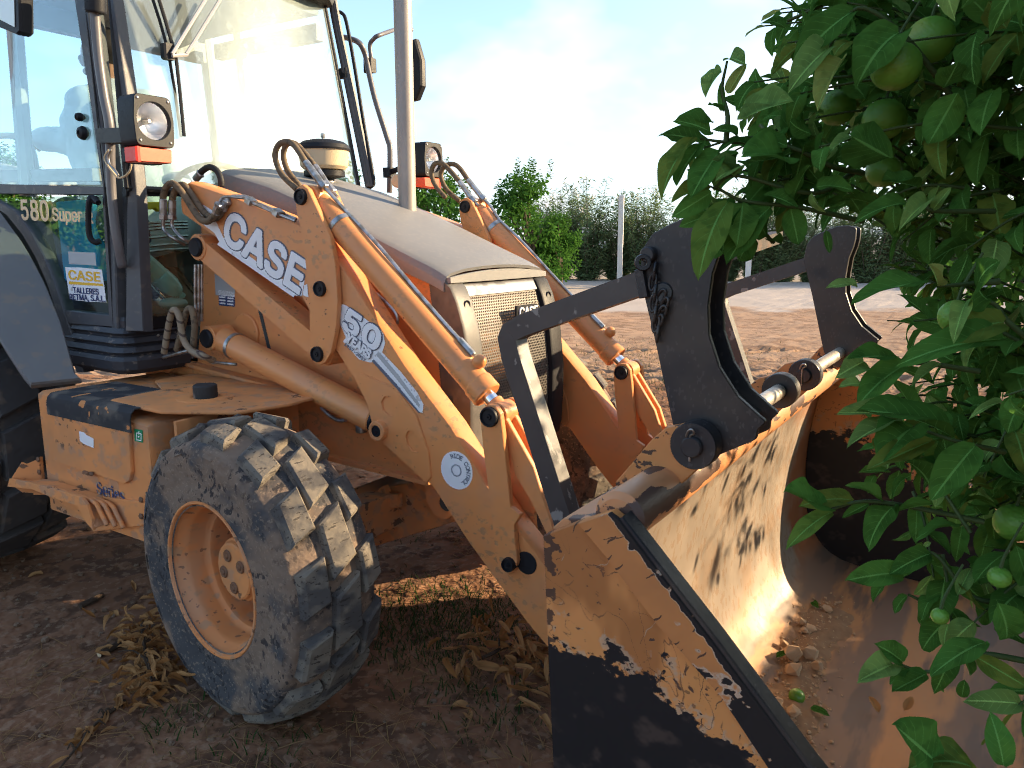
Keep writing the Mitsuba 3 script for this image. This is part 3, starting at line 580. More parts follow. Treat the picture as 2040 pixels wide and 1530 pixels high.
M('chassis__hose', tube(h3, .0125, 12, 5), 'hose_wrap', True); M('chassis__hose', tube(h4, .0125, 12, 5), 'hose', True)
M('chassis__hose_fitting', rod([(-0.667,-0.56,1.052)][0], [(-0.62,-0.54,1.032)][0], .0155, 10), 'zinc')
M('chassis__hose_fitting', rod([(-0.62,-0.54,1.032)][0], [(-0.575,-0.53,1.013)][0], .011, 6), 'zinc')
M('chassis__pipe', tube([(-0.857,-0.56,1.013),(-0.766,-0.56,1.036),(-0.675,-0.56,1.057)], .007, 8), 'zinc', True)
M('chassis__pipe', tube([(-0.575,-0.53,1.013),(-0.516,-0.53,1.014),(-0.452,-0.53,1.016)], .006, 8), 'zinc', True)
for s, e in (("389,527@y-0.50 389,600 391,618 388,640", 0), ("396,527@y-0.50 396,606 395,625 391,650", 0), ("402,527@y-0.50 402,640", 0)):
    pass
for q in ([(-0.693,-0.5,1.38),(-0.71,-0.5,1.239),(-0.711,-0.5,1.203),(-0.735,-0.5,1.159)], [(-0.686,-0.49,1.38),(-0.703,-0.49,1.226),(-0.711,-0.49,1.189),(-0.733,-0.49,1.138)], [(-0.681,-0.48,1.38),(-0.697,-0.48,1.238),(-0.706,-0.48,1.159)]):
    M('chassis__pipe', tube(q, .006, 8, 3), 'zinc', True)

# ---- chassis
tower = [(-0.813,1.548),(-0.593,1.583),(-0.346,1.487),(-0.147,1.326),(-0.005,1.189),(0.13,1.02),(0.192,0.811),(-0.025,0.801),(-0.395,0.873),(-0.912,0.925),(-0.869,1.115),(-0.824,1.308)]
both('chassis_tower', cat(slab(tower, -0.375, -0.345, .003)), 'paint')
rail = [(-1.229,0.99),(-1.015,0.972),(-0.334,0.917),(0.052,0.88),(0.237,0.819),(0.37,0.709),(0.378,0.665),(0.343,0.666),(-0.091,0.677),(-0.381,0.687),(-1.269,0.713)]
both('chassis_rail', slab(rail, -0.40, -0.36, .004), 'paint')
two('chassis_rail', 'lower_flange', [bar([(-0.432,-0.405,0.693)][0], [(0.373,-0.405,0.667)][0], .05, .016, (0, 0, 1), .005)], 'paint')
two('chassis_rail', 'top_flange', [bar([(-1.078,-0.405,0.976)][0], [(-0.315,-0.405,0.914)][0], .05, .012, (0, 0, 1), .004)], 'dusty_paint')
M('chassis_tower__pivot_disc', cat(lathe([(.075, -.02), (.075, .006), (.07, .01), (.04, .01), (.0, .01)], p3(P_liftA, -.375)+A([.06, 0, .015]), (0, -1, 0), 32)), 'paint')
M('chassis_tower__seam', plate([(-0.5,-0.377,1.216),(-0.482,-0.377,1.217),(-0.436,-0.377,1.048),(-0.451,-0.377,1.043)], .003, 0), 'interior_dark', False)
belly = box((-.35, 0, .80), (1.5, .68, .30)); M('engine_block', cat(box((-.25, 0, .95), (1.0, .5, .55)), belly), 'interior_dark')
fb = [(-0.162,0.482),(0.291,0.634),(0.369,0.578),(0.345,0.469),(-0.078,0.275),(-0.201,0.273)]
M('front_frame', cat(slab(fb, -.25, .25, .006)), 'dusty_paint')
M('front_frame__bracket', slab([(0.277,0.621),(0.342,0.638),(0.4,0.579),(0.401,0.528),(0.361,0.503),(0.31,0.521),(0.28,0.566)], -.33, -.29, .004, fil=.01), 'dusty_paint')
M('front_frame__bracket_pin', rod(A([(0.371,-0.335,0.569)][0]), A([(0.371,-0.335,0.569)][0])+A([0, .03, 0]), .028), 'interior_dark')
M('front_frame__lug', slab([(0.024,0.549),(0.054,0.568),(0.068,0.537),(0.122,0.547),(0.121,0.494),(0.01,0.473)], -.30, -.27, .003), 'dusty_paint')
M('front_axle', cat(box((0, 0, .47), (.16, 1.2, .14), .03), ico(.15, 3, (0, .12, .46)), rod((0, -.55, .465), (0, .55, .465), .07)), 'dusty_paint', 35)

# ---- hood, side panels, grille
def hood_z(x): return np.interp(x, [-.72, -.45, -.21, 0, .2, .33, .372], [1.735, 1.668, 1.585, 1.505, 1.425, 1.374, 1.352])
xs = np.linspace(-.72, .372, 40); prof = []
for x in xs:
    w = np.interp(x, [-.72, .37], [.335, .312]); z = hood_z(x); lip = np.interp(x, [-.7, -.4, .1, .37], [.10, .11, .065, .05])
    sec = [(-w-.004, z-lip), (-w-.002, z-lip*.5), (-w, z-.022), (-w+.006, z-.008), (-w+.022, z+.001), (-w*.66, z+.014), (-w*.33, z+.020), (0, z+.022)]
    sec += [(-a, b) for a, b in sec[-2::-1]]; prof.append([(x, a, b) for a, b in sec])
M('hood', sheet(A(prof)[:, ::-1], .012), 'hood_plastic', 30)
fr = [(A([.372, y, hood_z(.372)+.02*(1-(y/.31)**2)*1.0-.003]), A([.374, y, hood_z(.372)-.022])) for y in np.linspace(-.314, .314, 15)]
M('hood__front_lip', sheet(A([[a, lerp(a, b, .5), b] for a, b in fr]), .02), 'hood_plastic', 30)
sp = [(-.66, .95), (.34, .95), (.36, 1.10), (.352, 1.30), (.33, 1.352), (.1, 1.44), (-.2, 1.55), (-.66, 1.66)]
both('side_panel', slab(sp, -.305, -.285, .01, fil=.03), 'paint')
gp = A([(0.367,1.348),(0.4,1.319),(0.426,1.268),(0.449,1.194),(0.464,1.128),(0.48,0.977),(0.479,0.871),(0.474,0.76),(0.463,0.706)])
rear_p = gp+A([[-.06, -.03]]); rear_p[:, 0] = np.minimum(rear_p[:, 0], .36)
pil = np.vstack([gp, [[gp[-1][0]-.09, gp[-1][1]-.01]], [[.33, gp[4][1]]], [[.30, gp[0][1]-.01]]])
for s in (0, 1):
    m = slab(pil, -.322, -.232, .012); M('grille_pillar', mirror(m) if s else m, 'black_plastic' if s else 'grille_surround', 30)  # far pillar gets a darker material: its shade is put into the colour
    k = B+'__grille_pillar'+('_001' if s else '')
    h = lathe([(.0, -.012), (.012, -.012), (.013, .001), (.016, .002), (.017, -.002)], (0, 0, 0), (1, 0, 0), 20)
    M('grille_pillar'+('_001' if s else '')+'__bolt_hole', move(h, (float(np.interp(-1.2576, -gp[:, 1], gp[:, 0]))+.0005, .273*(1 if s else -1), 1.2576)), 'black_plastic')
sl = np.concatenate([[0], np.cumsum(np.linalg.norm(np.diff(gp, axis=0), axis=1))])
def bend(v, back):                      # (y, s) grille sheet onto the curved front
    x = np.interp(v[:, 2], sl, gp[:, 0]); z = np.interp(v[:, 2], sl, gp[:, 1])
    return np.column_stack([x-back+v[:, 1], v[:, 0], z])
S0, S1, pitch = .085, sl[-1]-.01, .0102
holes = []
for r, s in enumerate(np.arange(S0+.008, S1-.008, pitch)):
    for y in np.arange(-.222+(r % 2)*pitch*.56, .224, pitch*1.12):
        a = np.arange(6)*np.pi/3; holes.append(np.column_stack([y+.0046*np.cos(a), s+.0044*np.sin(a)]))
gm = slab([(-.232, S0), (.232, S0), (.232, S1), (-.232, S1)], 0, -.0012, 0, holes)
gm.vertices = bend(A(gm.vertices), .022)
M('grille_mesh', gm, 'grille_metal', False)
tp = A([[(np.interp(s, sl, gp[:, 0])-.02, y, np.interp(s, sl, gp[:, 1])) for y in np.linspace(-.233, .233, 5)] for s in np.linspace(0, S0, 10)])
M('grille_mesh__top_panel', sheet(tp, -.006), 'grille_top', 30)
M('radiator', box((.35, 0, 1.06), (.03, .46, .52)), 'radiator')
bx, bz = .470, 1.215
M('grille_mesh__badge', box((bx-.006, .05, bz), (.012, .15, .048), .004), 'black_plastic')
tm = text_mesh('CASE', .034, .004, True); tw = tm.bounds[1][0]
M('grille_mesh__badge_lettering', decal(tm, (bx+.001, .05-.065, bz-.017), (0, 1, 0), (0, 0, 1), .13/tw), 'white_print', False)

# ---- exhaust, pre-cleaner
e0 = A([(-0.184,0.16,1.6)][0]); M('exhaust_stack', lathe([(.0, -.06), (.0365, -.06), (.0365, 1.6), (.033, 1.6)], e0, (-.010, 0.012, 1), 36), 'exhaust_steel', 40)
pc = A([(-0.543,0.05,1.778)][0])
def pz(r, h): return (r, h)
M('air_precleaner', lathe([(.04, -.02), (.085, -.012), (.098, .0), (.1, .008), (.104, .062), (.107, .066), (0, .066)], pc, (0, 0, 1), 44), 'cream', 30)
M('air_precleaner__lid', lathe([(.109, .064), (.111, .072), (.104, .088), (.085, .101), (.05, .109), (0, .112)], pc, (0, 0, 1), 44), 'black_plastic', 30)
M('air_precleaner__knob', cat(rod(pc+A([0, 0, .11]), pc+A([0, 0, .124]), .005), rod(pc+A([0, 0, .118]), pc+A([0, 0, .136]), .010, 8)), 'zinc')
M('air_precleaner__base', cat(lathe([(.04, -.15), (.04, -.05), (.062, -.045), (.085, -.040), (.085, -.018), (.04, -.016)], pc, (0, 0, 1), 36)), 'black_plastic', 30)
M('air_precleaner__clamp', lathe([(.041, -.075), (.046, -.075), (.046, -.06), (.041, -.06)], pc, (0, 0, 1), 30), 'zinc')

# ---------------------------------------------------------------- bucket
Y0 = 1.12
side_o = [(1.221,0.893),(1.298,0.936),(1.366,0.97),(1.384,0.961),(1.485,0.857),(1.574,0.768),(1.744,0.586)]
side_o = side_o+[(1.95, .385), (2.18, .13), (2.20, .045), (1.50, .055), (1.36, .09), (1.29, .17), (1.255, .30)]
strip_o = [(1.304,0.939),(1.371,0.973),(1.389,0.964),(1.489,0.861),(1.577,0.772),(1.746,0.592)]+[(1.95, .375), (2.10, .20), (2.04, .17)]+[(1.687,0.564),(1.595,0.674),(1.473,0.775),(1.366,0.883)]
sh = [(1.352, .925), (1.325, .87), (1.30, .78), (1.285, .66), (1.278, .54), (1.28, .42), (1.292, .31), (1.318, .22), (1.365, .15), (1.43, .105), (1.52, .085), (1.75, .07), (2.0, .058), (2.26, .045)]
sh = spline(np.column_stack([A(sh), np.zeros(len(sh))]), 4)[:, :2]
ys = np.linspace(-1.1, 1.1, 60)
dent = lambda y, k: (nnoise(A([y*3.1, k*.35, 4.]), 3)-.5)*.006
P = A([[(x+dent(y, i), y, z+dent(y, i+40)*.4) for y in ys] for i, (x, z) in enumerate(sh)])
M('bucket', sheet(P, .02), 'worn_steel', True)
both('bucket__side_plate', slab(side_o, -1.12, -1.088, .004), 'bucket_paint', 25, ('orange side plate with its lower half worn to black steel', None))
k0 = M('bucket__side_strip', slab(strip_o, -1.131, -1.119, .003), 'bucket_strip'); k1 = M('bucket__side_strip', mirror(slab(strip_o, -1.131, -1.119, .003)), 'bucket_strip')
edge = [(1.369,0.973),(1.388,0.963),(1.489,0.86),(1.577,0.771),(1.748,0.589)]+[(1.955, .39)]
ed = A(edge[1:]); tn = np.gradient(ed, axis=0); tn /= np.linalg.norm(tn, axis=1, keepdims=True); nr_ = np.column_stack([-tn[:, 1], tn[:, 0]])
edp = np.vstack([ed+nr_*.009, (ed-nr_*.012)[::-1]])
both('bucket__edge_bar', slab(edp, -1.126, -1.080, .004), 'black_steel')
M('bucket__cutting_edge', box((2.24, 0, .045), (.22, 2.2, .026), .004), 'black_steel')
tb = A([(1.378,-0.96,0.946)][0]); tx, tz = tb[0]-.012, tb[2]
M('bucket__top_tube', rod((tx, -1.085, tz), (tx, 1.085, tz), .052, 32, .012), 'tube_paint', 40)
M('bucket__top_lip', slab([(1.225, .90), (1.25, .925), (1.36, .945), (1.372, .93), (1.355, .905), (1.25, .885)], -1.088, 1.088, .003), 'tube_paint')
lug = A([(1.256,0.937),(1.303,0.998),(1.341,1.05),(1.374,1.083),(1.424,1.1),(1.46,1.096),(1.484,1.068),(1.48,1.04),(1.446,1.002),(1.406,0.958),(1.372,0.927),(1.31,0.921)]); lugr = A([(1.438,1.054)][0])
XA, ZA = lugr
for y in (-.86, -.155, .155, .86):
    kk = M('bucket__lug', slab(lug, y-.012, y+.012, .004, fil=.01), 'lug_paint')
    part = kk[len(B)+2:]
    M(part+'__pin_boss', lathe([(.0, -.022), (.048, -.022), (.050, -.018), (.050, .018), (.048, .022), (0, .022)], (XA, y, ZA), (0, 1, 0), 36), 'black_steel', 30)
    M(part+'__pin', cat(rod((XA, y-.034, ZA), (XA, y+.034, ZA), .0225, 24)), 'black_steel')
for y0, y1 in ((-.86, -.15), (.15, .86)):
    kk = M('bucket__pivot_shaft', rod((XA, y0, ZA), (XA, y1, ZA), .021, 28), 'shaft_steel', 40)
    for y in (y0-.03, y1+.03):
        M('bucket__cotter_pin', tube([(XA-.012, y, ZA+.02), (XA-.006, y-.006, ZA+.034), (XA+.003, y-.009, ZA+.040), (XA+.006, y-.003, ZA+.030), (XA-.004, y, ZA+.02), (XA-.002, y, ZA-.03)], .0028, 6, 3), 'zinc', True)
# ---- claw jaws
jaw_o = A([(1.374,1.084),(1.326,1.265),(1.303,1.342),(1.286,1.402),(1.294,1.457),(1.314,1.486),(1.353,1.505),(1.396,1.523),(1.437,1.525),(1.464,1.518),(1.464,1.478),(1.459,1.449),(1.446,1.406),(1.44,1.34),(1.445,1.28),(1.47,1.214),(1.511,1.158),(1.557,1.122),(1.571,1.113),(1.555,1.095),(1.552,1.073),(1.472,1.026),(1.436,0.995),(1.395,1.016)])
i0 = 10; arc = jaw_o[10:19]
for s in (1, -1):
    f = (lambda m: m) if s == 1 else mirror
    kk = M('claw_jaw', f(slab(jaw_o, -.832, -.815, .003, fil=.012)), 'black_steel', 30); part = kk[len(B)+2:]
    M(part+'__side_plate', f(slab(jaw_o, -.735, -.718, .003, fil=.012)), 'black_steel', 30)
    q = A([[(x-.035, y, z-.0) for y in (-.815, -.735)] for x, z in arc])
    M(part+'__web_plate', f(sheet(q, .012)), 'black_steel', 30)
    back = A([[(x+.012, y, z) for y in (-.815, -.735)] for x, z in jaw_o[[0, 1, 2, 3, 4, 5, 6, 7]]])
    M(part+'__back_plate', f(sheet(back, .01)), 'black_steel', 30)
    ring = A([(1.321,-0.835,1.43)][0])
    M(part+'__ring_bolt', f(cat(rod(ring+A([-.01, .005, .012]), ring+A([-.01, -.018, .012]), .017, 18), lathe([(.009, -.006), (.016, -.006), (.018, 0), (.016, .006), (.009, .006), (.008, 0), (.009, -.006)], ring+A([-.016, -.022, -.004]), norm((.5, -1, .1)), 20))), 'black_steel', 30)
    # chain: links hanging down the plate and doubled back on a hook
    links = [(1.327,-0.845,1.408),(1.324,-0.845,1.385),(1.33,-0.845,1.363),(1.327,-0.845,1.341),(1.332,-0.845,1.319),(1.334,-0.845,1.298),(1.339,-0.845,1.278)]
    for j, c in enumerate(links):
        rx, _, _ = (A([1, 0, 0]), 0, 0); t = np.linspace(0, 2*np.pi, 15)
        wv = A([1, -.2, 0]) if j % 2 else A([.35, -1, 0]); wv = norm(wv)
        lp = A(c)+np.outer(np.cos(t)*.0085, wv)+np.outer(np.sin(t)*.018, A([.1, 0, 1]))
        M(part+'__chain_link', f(tube(lp, .0036, 6, 0, False)), 'black_steel', True)
    for j, c in enumerate([(1.344,-0.845,1.357),(1.352,-0.845,1.34),(1.347,-0.845,1.323),(1.341,-0.845,1.304)]):
        t = np.linspace(0, 2*np.pi, 13); wv = norm(A([1, -.3*(j % 2), .2]))
        M(part+'__chain_link', f(tube(A(c)+np.outer(np.cos(t)*.009, wv)+np.outer(np.sin(t)*.016, A([.3, -.2, .9])), .0036, 6, 0, False)), 'black_steel', True)
    M(part+'__hook_plate', f(rod(A([(1.342,-0.833,1.363)][0]), A([(1.345,-0.842,1.364)][0]), .022, 20)), 'black_steel')
    a, b, c = (A(v) for v in [(1.305,-0.8,1.388),(0.933,-0.8,1.253),(1.118,-0.8,0.771)])
    pj = norm(a-b); pv = norm(c-b)
    bend_c = [a, b+pj*.06, b+pj*.018+pv*.006, b+pv*.018+pj*.006, b+pv*.06, c]
    prof = []
    n2 = [None]*6
    fr_o, w = [], .026
    sec = []
    dirs = [-pj, -pj, norm(-pj*.8+pv*.35), norm(pv*.8-pj*.35), pv, pv]
    V = []
    for q, d in zip(bend_c, dirs):
        side = norm(np.cross(d, (0, 1, 0)))
        V.append([q+side*w*i+A([0, 1, 0])*w*j for i, j in ((-1, -1), (1, -1), (1, 1), (-1, 1))])
    V = A(V); n, m = V.shape[:2]
    F = []
    for i in range(n-1):
        for j in range(4):
            a0, b0, c0_, d0 = i*4+j, i*4+(j+1) % 4, (i+1)*4+(j+1) % 4, (i+1)*4+j
            F += [(a0, b0, c0_), (a0, c0_, d0)]
    F += [(0, 2, 1), (0, 3, 2), (n*4-4, n*4-3, n*4-2), (n*4-4, n*4-2, n*4-1)]
    M(part+'__stay_bar', f(trimesh.Trimesh(V.reshape(-1, 3), F, process=False)), 'stay_steel', 20)
    M(part+'__stay_bracket', f(slab([(1.28,1.409),(1.3,1.415),(1.314,1.354),(1.293,1.349)], -.845, -.77, .003)), 'black_steel')
M('jaw_tie_bar', bar(A([(1.375,-0.6,1.436)][0]), A([(1.312,0.2,1.482)][0]), .036, .036), 'rust_steel')

# ---------------------------------------------------------------- wheels
def sidewall(R, r0, W, c=0):
    return [(r0-.012, -.030), (r0, -.034), (r0+.018, -.040), (r0+.05, -.030+.0), (r0+.09, -.012-.022), (R-.08, -.040), (R-.045, -.036), (R-.035, -.028), (R-.03, -.020), (R-.022, .005), (R-.012, .03), (R-.006, W*.3), (R-.004, W*.5), (R-.006, W*.7), (R-.012, W-.03), (R-.022, W), (R-.06, W+.035), (r0+.05, W+.03), (r0, W+.03)]
def wheel(part, center, steer, R, r0, W, lugs, rub, blk, full=True):
    """Axle axis along local +y (outer face at local y=0, facing -y)."""
    Rz = rotz(steer)
    def put(m): return move(m, center, Rz)
    prof = sidewall(R, r0, W)
    kk = M(part, put(lathe(prof, (0, 0, 0), (0, 1, 0), 96)), rub, 40); nm = kk[len(B)+2:]
    def block(y0, y1, a0, a1, h, sk, tp=.012, wn=0):
        # lug wrapped over the tread: a = angle, y = across
        pts, top = [], []
        for (aa, yy) in ((a0, y0), (a1, y0), (a1+sk, y1), (a0+sk, y1)):
            ac, yc = (a0+a1+sk)/2, (y0+y1)/2
            jit = rng.uniform(-.004, .004)
            for rr, ins in ((R-.03, 0), (R+h-.006, tp*.35), (R+h, tp)):
                an = aa+(ac-aa)*ins/max(abs(a1-a0)*R*.5, .01)*1.0; yn = yy+(yc-yy)*ins/max(abs(y1-y0)*.5, .01)
                rr = rr-.05*max(0, (abs(yn-W/2)/(W/2))-.72)+(jit if ins else 0)
                pts.append((rr*math.cos(an), yn, rr*math.sin(an)))
        return hull(pts)
    N = lugs; da = 2*np.pi/N
    for i in range(N):
        a = i*da
        jj = lambda: rng.uniform(-.012, .012)
        for y0, y1, o, wd, sk, h in ((-.020, W*.27, 0, .66, .16, .022), (W*.29, W*.69, .42, .80, .24, .026), (W*.71, W+.018, .10, .62, .16, .022)):
            m = block(y0, y1, a+da*o+jj()*.5, a+da*(o+wd)+jj()*.5, h+rng.uniform(-.003, .003), sk*da)
            v = A(m.vertices)
            M(nm+'__tread_block', put(m), blk, 20)
        if full:                                                     # the necks that run down the shoulder
            m = block(-.042, .0, a+da*.12, a+da*.40, -.022, 0, .006)
            M(nm+'__shoulder_rib', put(m), rub, 20)
    return nm, put
nm, put = wheel('front_wheel', (.022, -1.0, .468), -.112, .450, .238, .235, 14, 'tyre_rubber', 'tread_rubber')
rimp = [(r*.945, y) for r, y in [(.258, -.034), (.256, -.040), (.249, -.040), (.245, -.034), (.240, -.012), (.228, .002), (.222, .02), (.220, .06), (.214, .072), (.204, .078), (.200, .09), (.199, .15), (.194, .17), (.184, .18), (.180, .20), (.168, .212), (.12, .215), (.0, .215)]]
wk = M(nm+'__rim', put(lathe(rimp, (0, 0, 0), (0, 1, 0), 80)), 'rim_paint', 35)
hubp = [(.140, .215), (.136, .195), (.118, .185), (.108, .175), (.103, .070), (.100, .062), (.094, .058), (.090, .046), (.084, .042), (.0, .042)]
M(nm+'__hub', put(lathe(hubp, (0, 0, 0), (0, 1, 0), 48)), 'dusty_paint', 30)
for a in (.55, 2.05, 3.4, 4.75):
    c = A([.052*math.cos(a), .040, .052*math.sin(a)])
    M(nm+'__hub_bolt', put(cat(lathe([(.020, .0), (.017, -.004), (.012, -.003), (0, -.003)], c, (0, 1, 0), 20), rod(c, c-A([0, .007, 0]), .010, 6))), 'bolt_dirty')
for a in np.arange(8)*np.pi/4+.3:
    c = A([.163*math.cos(a), .212, .163*math.sin(a)])
    M(nm+'__wheel_nut', put(cat(rod(c, c-A([0, .022, 0]), .015, 6), rod(c, c-A([0, .04, 0]), .008, 10))), 'bolt_dirty')
# far front wheel
nm2, put2 = wheel('front_wheel', (0, .72, .465), -.112, .472, .250, .27, 19, 'tyre_rubber', 'tread_rubber', False)
M(nm2+'__rim', put2(lathe([(.258, -.034), (.249, -.036), (.235, .0), (.215, .06), (.20, .12), (.16, .14), (.0, .14)], (0, 0, 0), (0, 1, 0), 60)), 'rim_paint', 35)
# rear wheels
for s in (0, 1):
    nr, putr = wheel('rear_wheel', (-2.03, -1.08 if not s else .62, .655), 0, .625, .30, .46, 15, 'rear_rubber', 'rear_rubber', False)
    M(nr+'__rim', putr(lathe([(.31, -.03), (.30, -.035), (.29, .0), (.26, .10), (.12, .12), (0, .12)], (0, 0, 0), (0, 1, 0), 48)), 'rim_paint', 35)

# ---------------------------------------------------------------- tank / tool box with step
YT = -.95
bo = [(-1.064,0.921),(-1.092,0.657),(-1.155,0.5),(-1.021,0.475),(-0.82,0.436),(-0.72,0.447),(-0.424,0.553),(-0.397,0.637),(-0.363,0.881)]
bo = [(x, z) for x, z in bo]
bxl, bxr, bzt = bo[0][0], bo[-1][0], bo[0][1]
body = [(bxl, .45), (bxr, .45), (bxr, bo[-1][1]), (bxl, bzt)]
M('tool_box', slab(body, YT, -.42, .02, fil=.015), 'dusty_paint', 35)
front = A([bxr, 0, 0])
hat = [(-1.027,0.905),(-1.047,0.691),(-0.955,0.657),(-0.693,0.634),(-0.498,0.671),(-0.464,0.7),(-0.447,0.849),(-0.436,0.881),(-0.618,0.886),(-0.912,0.902)]
hat = [(-0.919,0.897),(-0.965,0.668),(-0.823,0.662),(-0.662,0.661),(-0.517,0.657),(-0.485,0.673),(-0.468,0.707),(-0.461,0.83),(-0.443,0.87),(-0.625,0.878),(-0.781,0.886)]
M('tool_box__hatch', slab(hat, -.964, -.949, .004, fil=.012), 'dusty_paint')
pad = [(-0.907,0.94),(-0.923,0.898),(-0.899,0.878),(-0.742,0.87),(-0.472,0.85),(-0.433,0.882),(-0.431,0.893),(-0.612,0.901),(-0.799,0.912)]
# black grip pad wraps from the hatch face over the top edge
padt = A([[(x, y, z) for y, z in ((-.968, zf-.075), (-.968, zf-.03), (-.962, zf-.010), (-.948, zf+.003), (-.92, zf+.005), (-.70, zf+.006))] for x, zf in [(bxl+.10+.0485*i*.98, bzt-.0-.0*i) for i in range(12)]])
M('tool_box__grip_pad', sheet(padt, .004), 'grip_pad', 30)
M('tool_box__latch', cat(box([(-0.74,-0.968,0.66)][0], (.035, .012, .012), .003), rod(A([(-0.719,-0.962,0.659)][0]), A([(-0.689,-0.978,0.668)][0]), .008)), 'bolt_dirty')
M('tool_box__top_plate', slabz([(bxl+.42, -.92), (bxr+.04, -.93), (bxr+.26, -.80), (bxr+.30, -.62), (bxr+.28, -.42), (bxl+.2, -.42), (bxl+.2, -.60), (bxl+.40, -.70)], bzt-.004, bzt+.006, .003, fil=.03), 'dusty_paint')
M('tool_box__front_wall', slabx([(-.93, .45), (-.42, .45), (-.42, bzt), (-.93, bzt-.02)], bxr+.10, bxr+.115, .004), 'dusty_paint')
fc = A([(-0.401,-0.705,0.905)][0]); fc[2] = bzt+.004
M('tool_box__filler_neck', lathe([(.10, 0), (.098, .004), (.06, .006), (.05, .004)], fc, (0, 0, 1), 32), 'dusty_paint', 30)
M('tool_box__filler_cap', lathe([(.040, .0), (.041, .006), (.041, .042), (.038, .047), (0, .048)], fc, (0, 0, 1), 32), 'cap_dusty', 30)
# step under the box
st = [[(-1.171,-1.03,0.566),(-1.022,-1.03,0.566),(-0.845,-1.03,0.579),(-0.666,-1.03,0.575),(-0.652,-1.03,0.532),(-0.601,-1.03,0.503)], [(-1.164,-0.955,0.621),(-1.064,-0.955,0.568),(-0.958,-0.955,0.563),(-0.687,-0.955,0.586),(-0.564,-0.955,0.581),(-0.565,-0.98,0.501)]]
M('tool_box__step_plate', slab([(-1.156,0.62),(-1.08,0.664),(-1.086,0.534),(-0.396,0.613),(-0.408,0.531),(-0.745,0.437),(-0.835,0.488),(-1.056,0.519),(-1.152,0.502)], -.962, -.945, .003), 'dusty_paint')
lip = [(-1.174,0.553),(-0.984,0.575),(-0.847,0.569),(-0.683,0.57),(-0.652,0.532),(-0.602,0.497),(-0.601,0.539),(-0.624,0.585),(-0.651,0.605),(-0.823,0.605),(-0.979,0.599),(-1.15,0.589)]
M('tool_box__step_lip', slab(lip, -1.04, -1.028, .002), 'dusty_paint')
for k, yy in enumerate((-1.012, -.995, -.978)):
    a = A([(-1.129,0.581),(-0.963,0.594),(-0.814,0.597),(-0.653,0.594),(-0.615,0.565),(-0.58,0.522)])+A([[.02*(k+1), -.006*(k+1)]])
    M('tool_box__step_rib', tube([(x, yy, z) for x, z in a], .008, 8, 3), 'dusty_paint', True)
M('tool_box__step_tread', slab(lip, -1.035, -.955, .002), 'dusty_paint') if False else None
M('tool_box__step_end', plate([(-1.17,-1.03,0.57),(-1.091,-1.03,0.651),(-1.153,-0.955,0.637),(-1.074,-0.955,0.661),(-1.089,-0.955,0.519),(-1.103,-1.03,0.532)], .004), 'dusty_paint')
ft = A([[(x, y, z) for y in (-1.034, -.955)] for x, z in [(-1.162,0.571),(-0.974,0.588),(-0.83,0.587),(-0.661,0.585),(-0.624,0.549),(-0.594,0.508)]])
M('tool_box__step_tread', sheet(ft, .005), 'dusty_paint')
for px in [(-1.075,-0.962,0.657),(-1.078,-0.962,0.607),(-1.136,-0.962,0.547),(-0.775,-0.962,0.567),(-0.421,-0.962,0.619),(-0.43,-0.962,0.559)]:
    M('tool_box__bolt', cat(rod(px, A(px)-A([0, .008, 0]), .011, 6)), 'bolt_dirty')

# ---------------------------------------------------------------- cab
def pl(part, P, th, m, bev=.002, fil=0, smooth=20): return M(part, plate(P, th, bev, (), fil), m, smooth)
M('cab__front_post' if False else 'cab', cat(plate([(-0.973,-0.585,2.419),(-0.967,-0.59,2.348),(-0.926,-0.62,1.985),(-0.897,-0.645,1.664),(-0.927,-0.66,1.123),(-0.834,-0.635,1.126),(-0.851,-0.62,1.658),(-0.886,-0.595,1.985),(-0.953,-0.565,2.352),(-0.972,-0.56,2.426)], .05, .006),
    ), 'cab_paint', 25)
M('cab__door_post', plate([(-1.179,-0.6,2.449),(-1.167,-0.605,2.375),(-1.092,-0.63,2.017),(-1.025,-0.655,1.659),(-1.027,-0.665,1.236),(-1.009,-0.665,1.118),(-0.969,-0.664,1.121),(-0.959,-0.66,1.431),(-0.981,-0.655,1.676),(-1.025,-0.63,1.993),(-1.072,-0.605,2.36),(-1.082,-0.6,2.433)], .06, .006), 'cab_paint', 25)
M('cab__door_seal', plate([(-1.105,-0.604,2.436),(-1.099,-0.609,2.363),(-1.048,-0.634,2.012),(-0.998,-0.659,1.658),(-1.009,-0.669,1.119),(-0.998,-0.669,1.119),(-0.988,-0.659,1.657),(-1.038,-0.634,2.012),(-1.089,-0.609,2.362),(-1.095,-0.604,2.434)], .004, 0), 'black_rubber')
# handrail with socket
M('cab__handrail', tube([(-0.892,-0.685,2.347),(-0.901,-0.685,2.282),(-0.905,-0.685,2.13),(-0.893,-0.685,1.99),(-0.875,-0.685,1.884),(-0.889,-0.685,1.761),(-0.9,-0.685,1.653),(-0.898,-0.685,1.525),(-0.896,-0.68,1.45),(-0.907,-0.665,1.371)], .017, 14, 5), 'rail_grey', True)
M('cab__rail_socket', lathe([(.0, -.09), (.034, -.09), (.036, -.08), (.036, .0), (.033, .006), (.018, .006)], [(-0.895,-0.685,2.277)][0], (-.12, 0, -1), 20), 'black_plastic', 30)
M('cab__door_frame', cat(
    plate([(-1.818,-0.664,1.714),(-1.005,-0.659,1.673),(-0.999,-0.66,1.643),(-1.826,-0.665,1.672)], .04, .004),
    plate([(-1.344,-0.672,1.186),(-1.007,-0.668,1.182),(-0.98,-0.668,1.136),(-1.327,-0.672,1.13)], .05, .006),
    plate([(-1.004,-0.66,1.673),(-0.993,-0.66,1.672),(-0.995,-0.669,1.159),(-1.027,-0.669,1.157)], .03, .003)), 'cab_paint', 25)
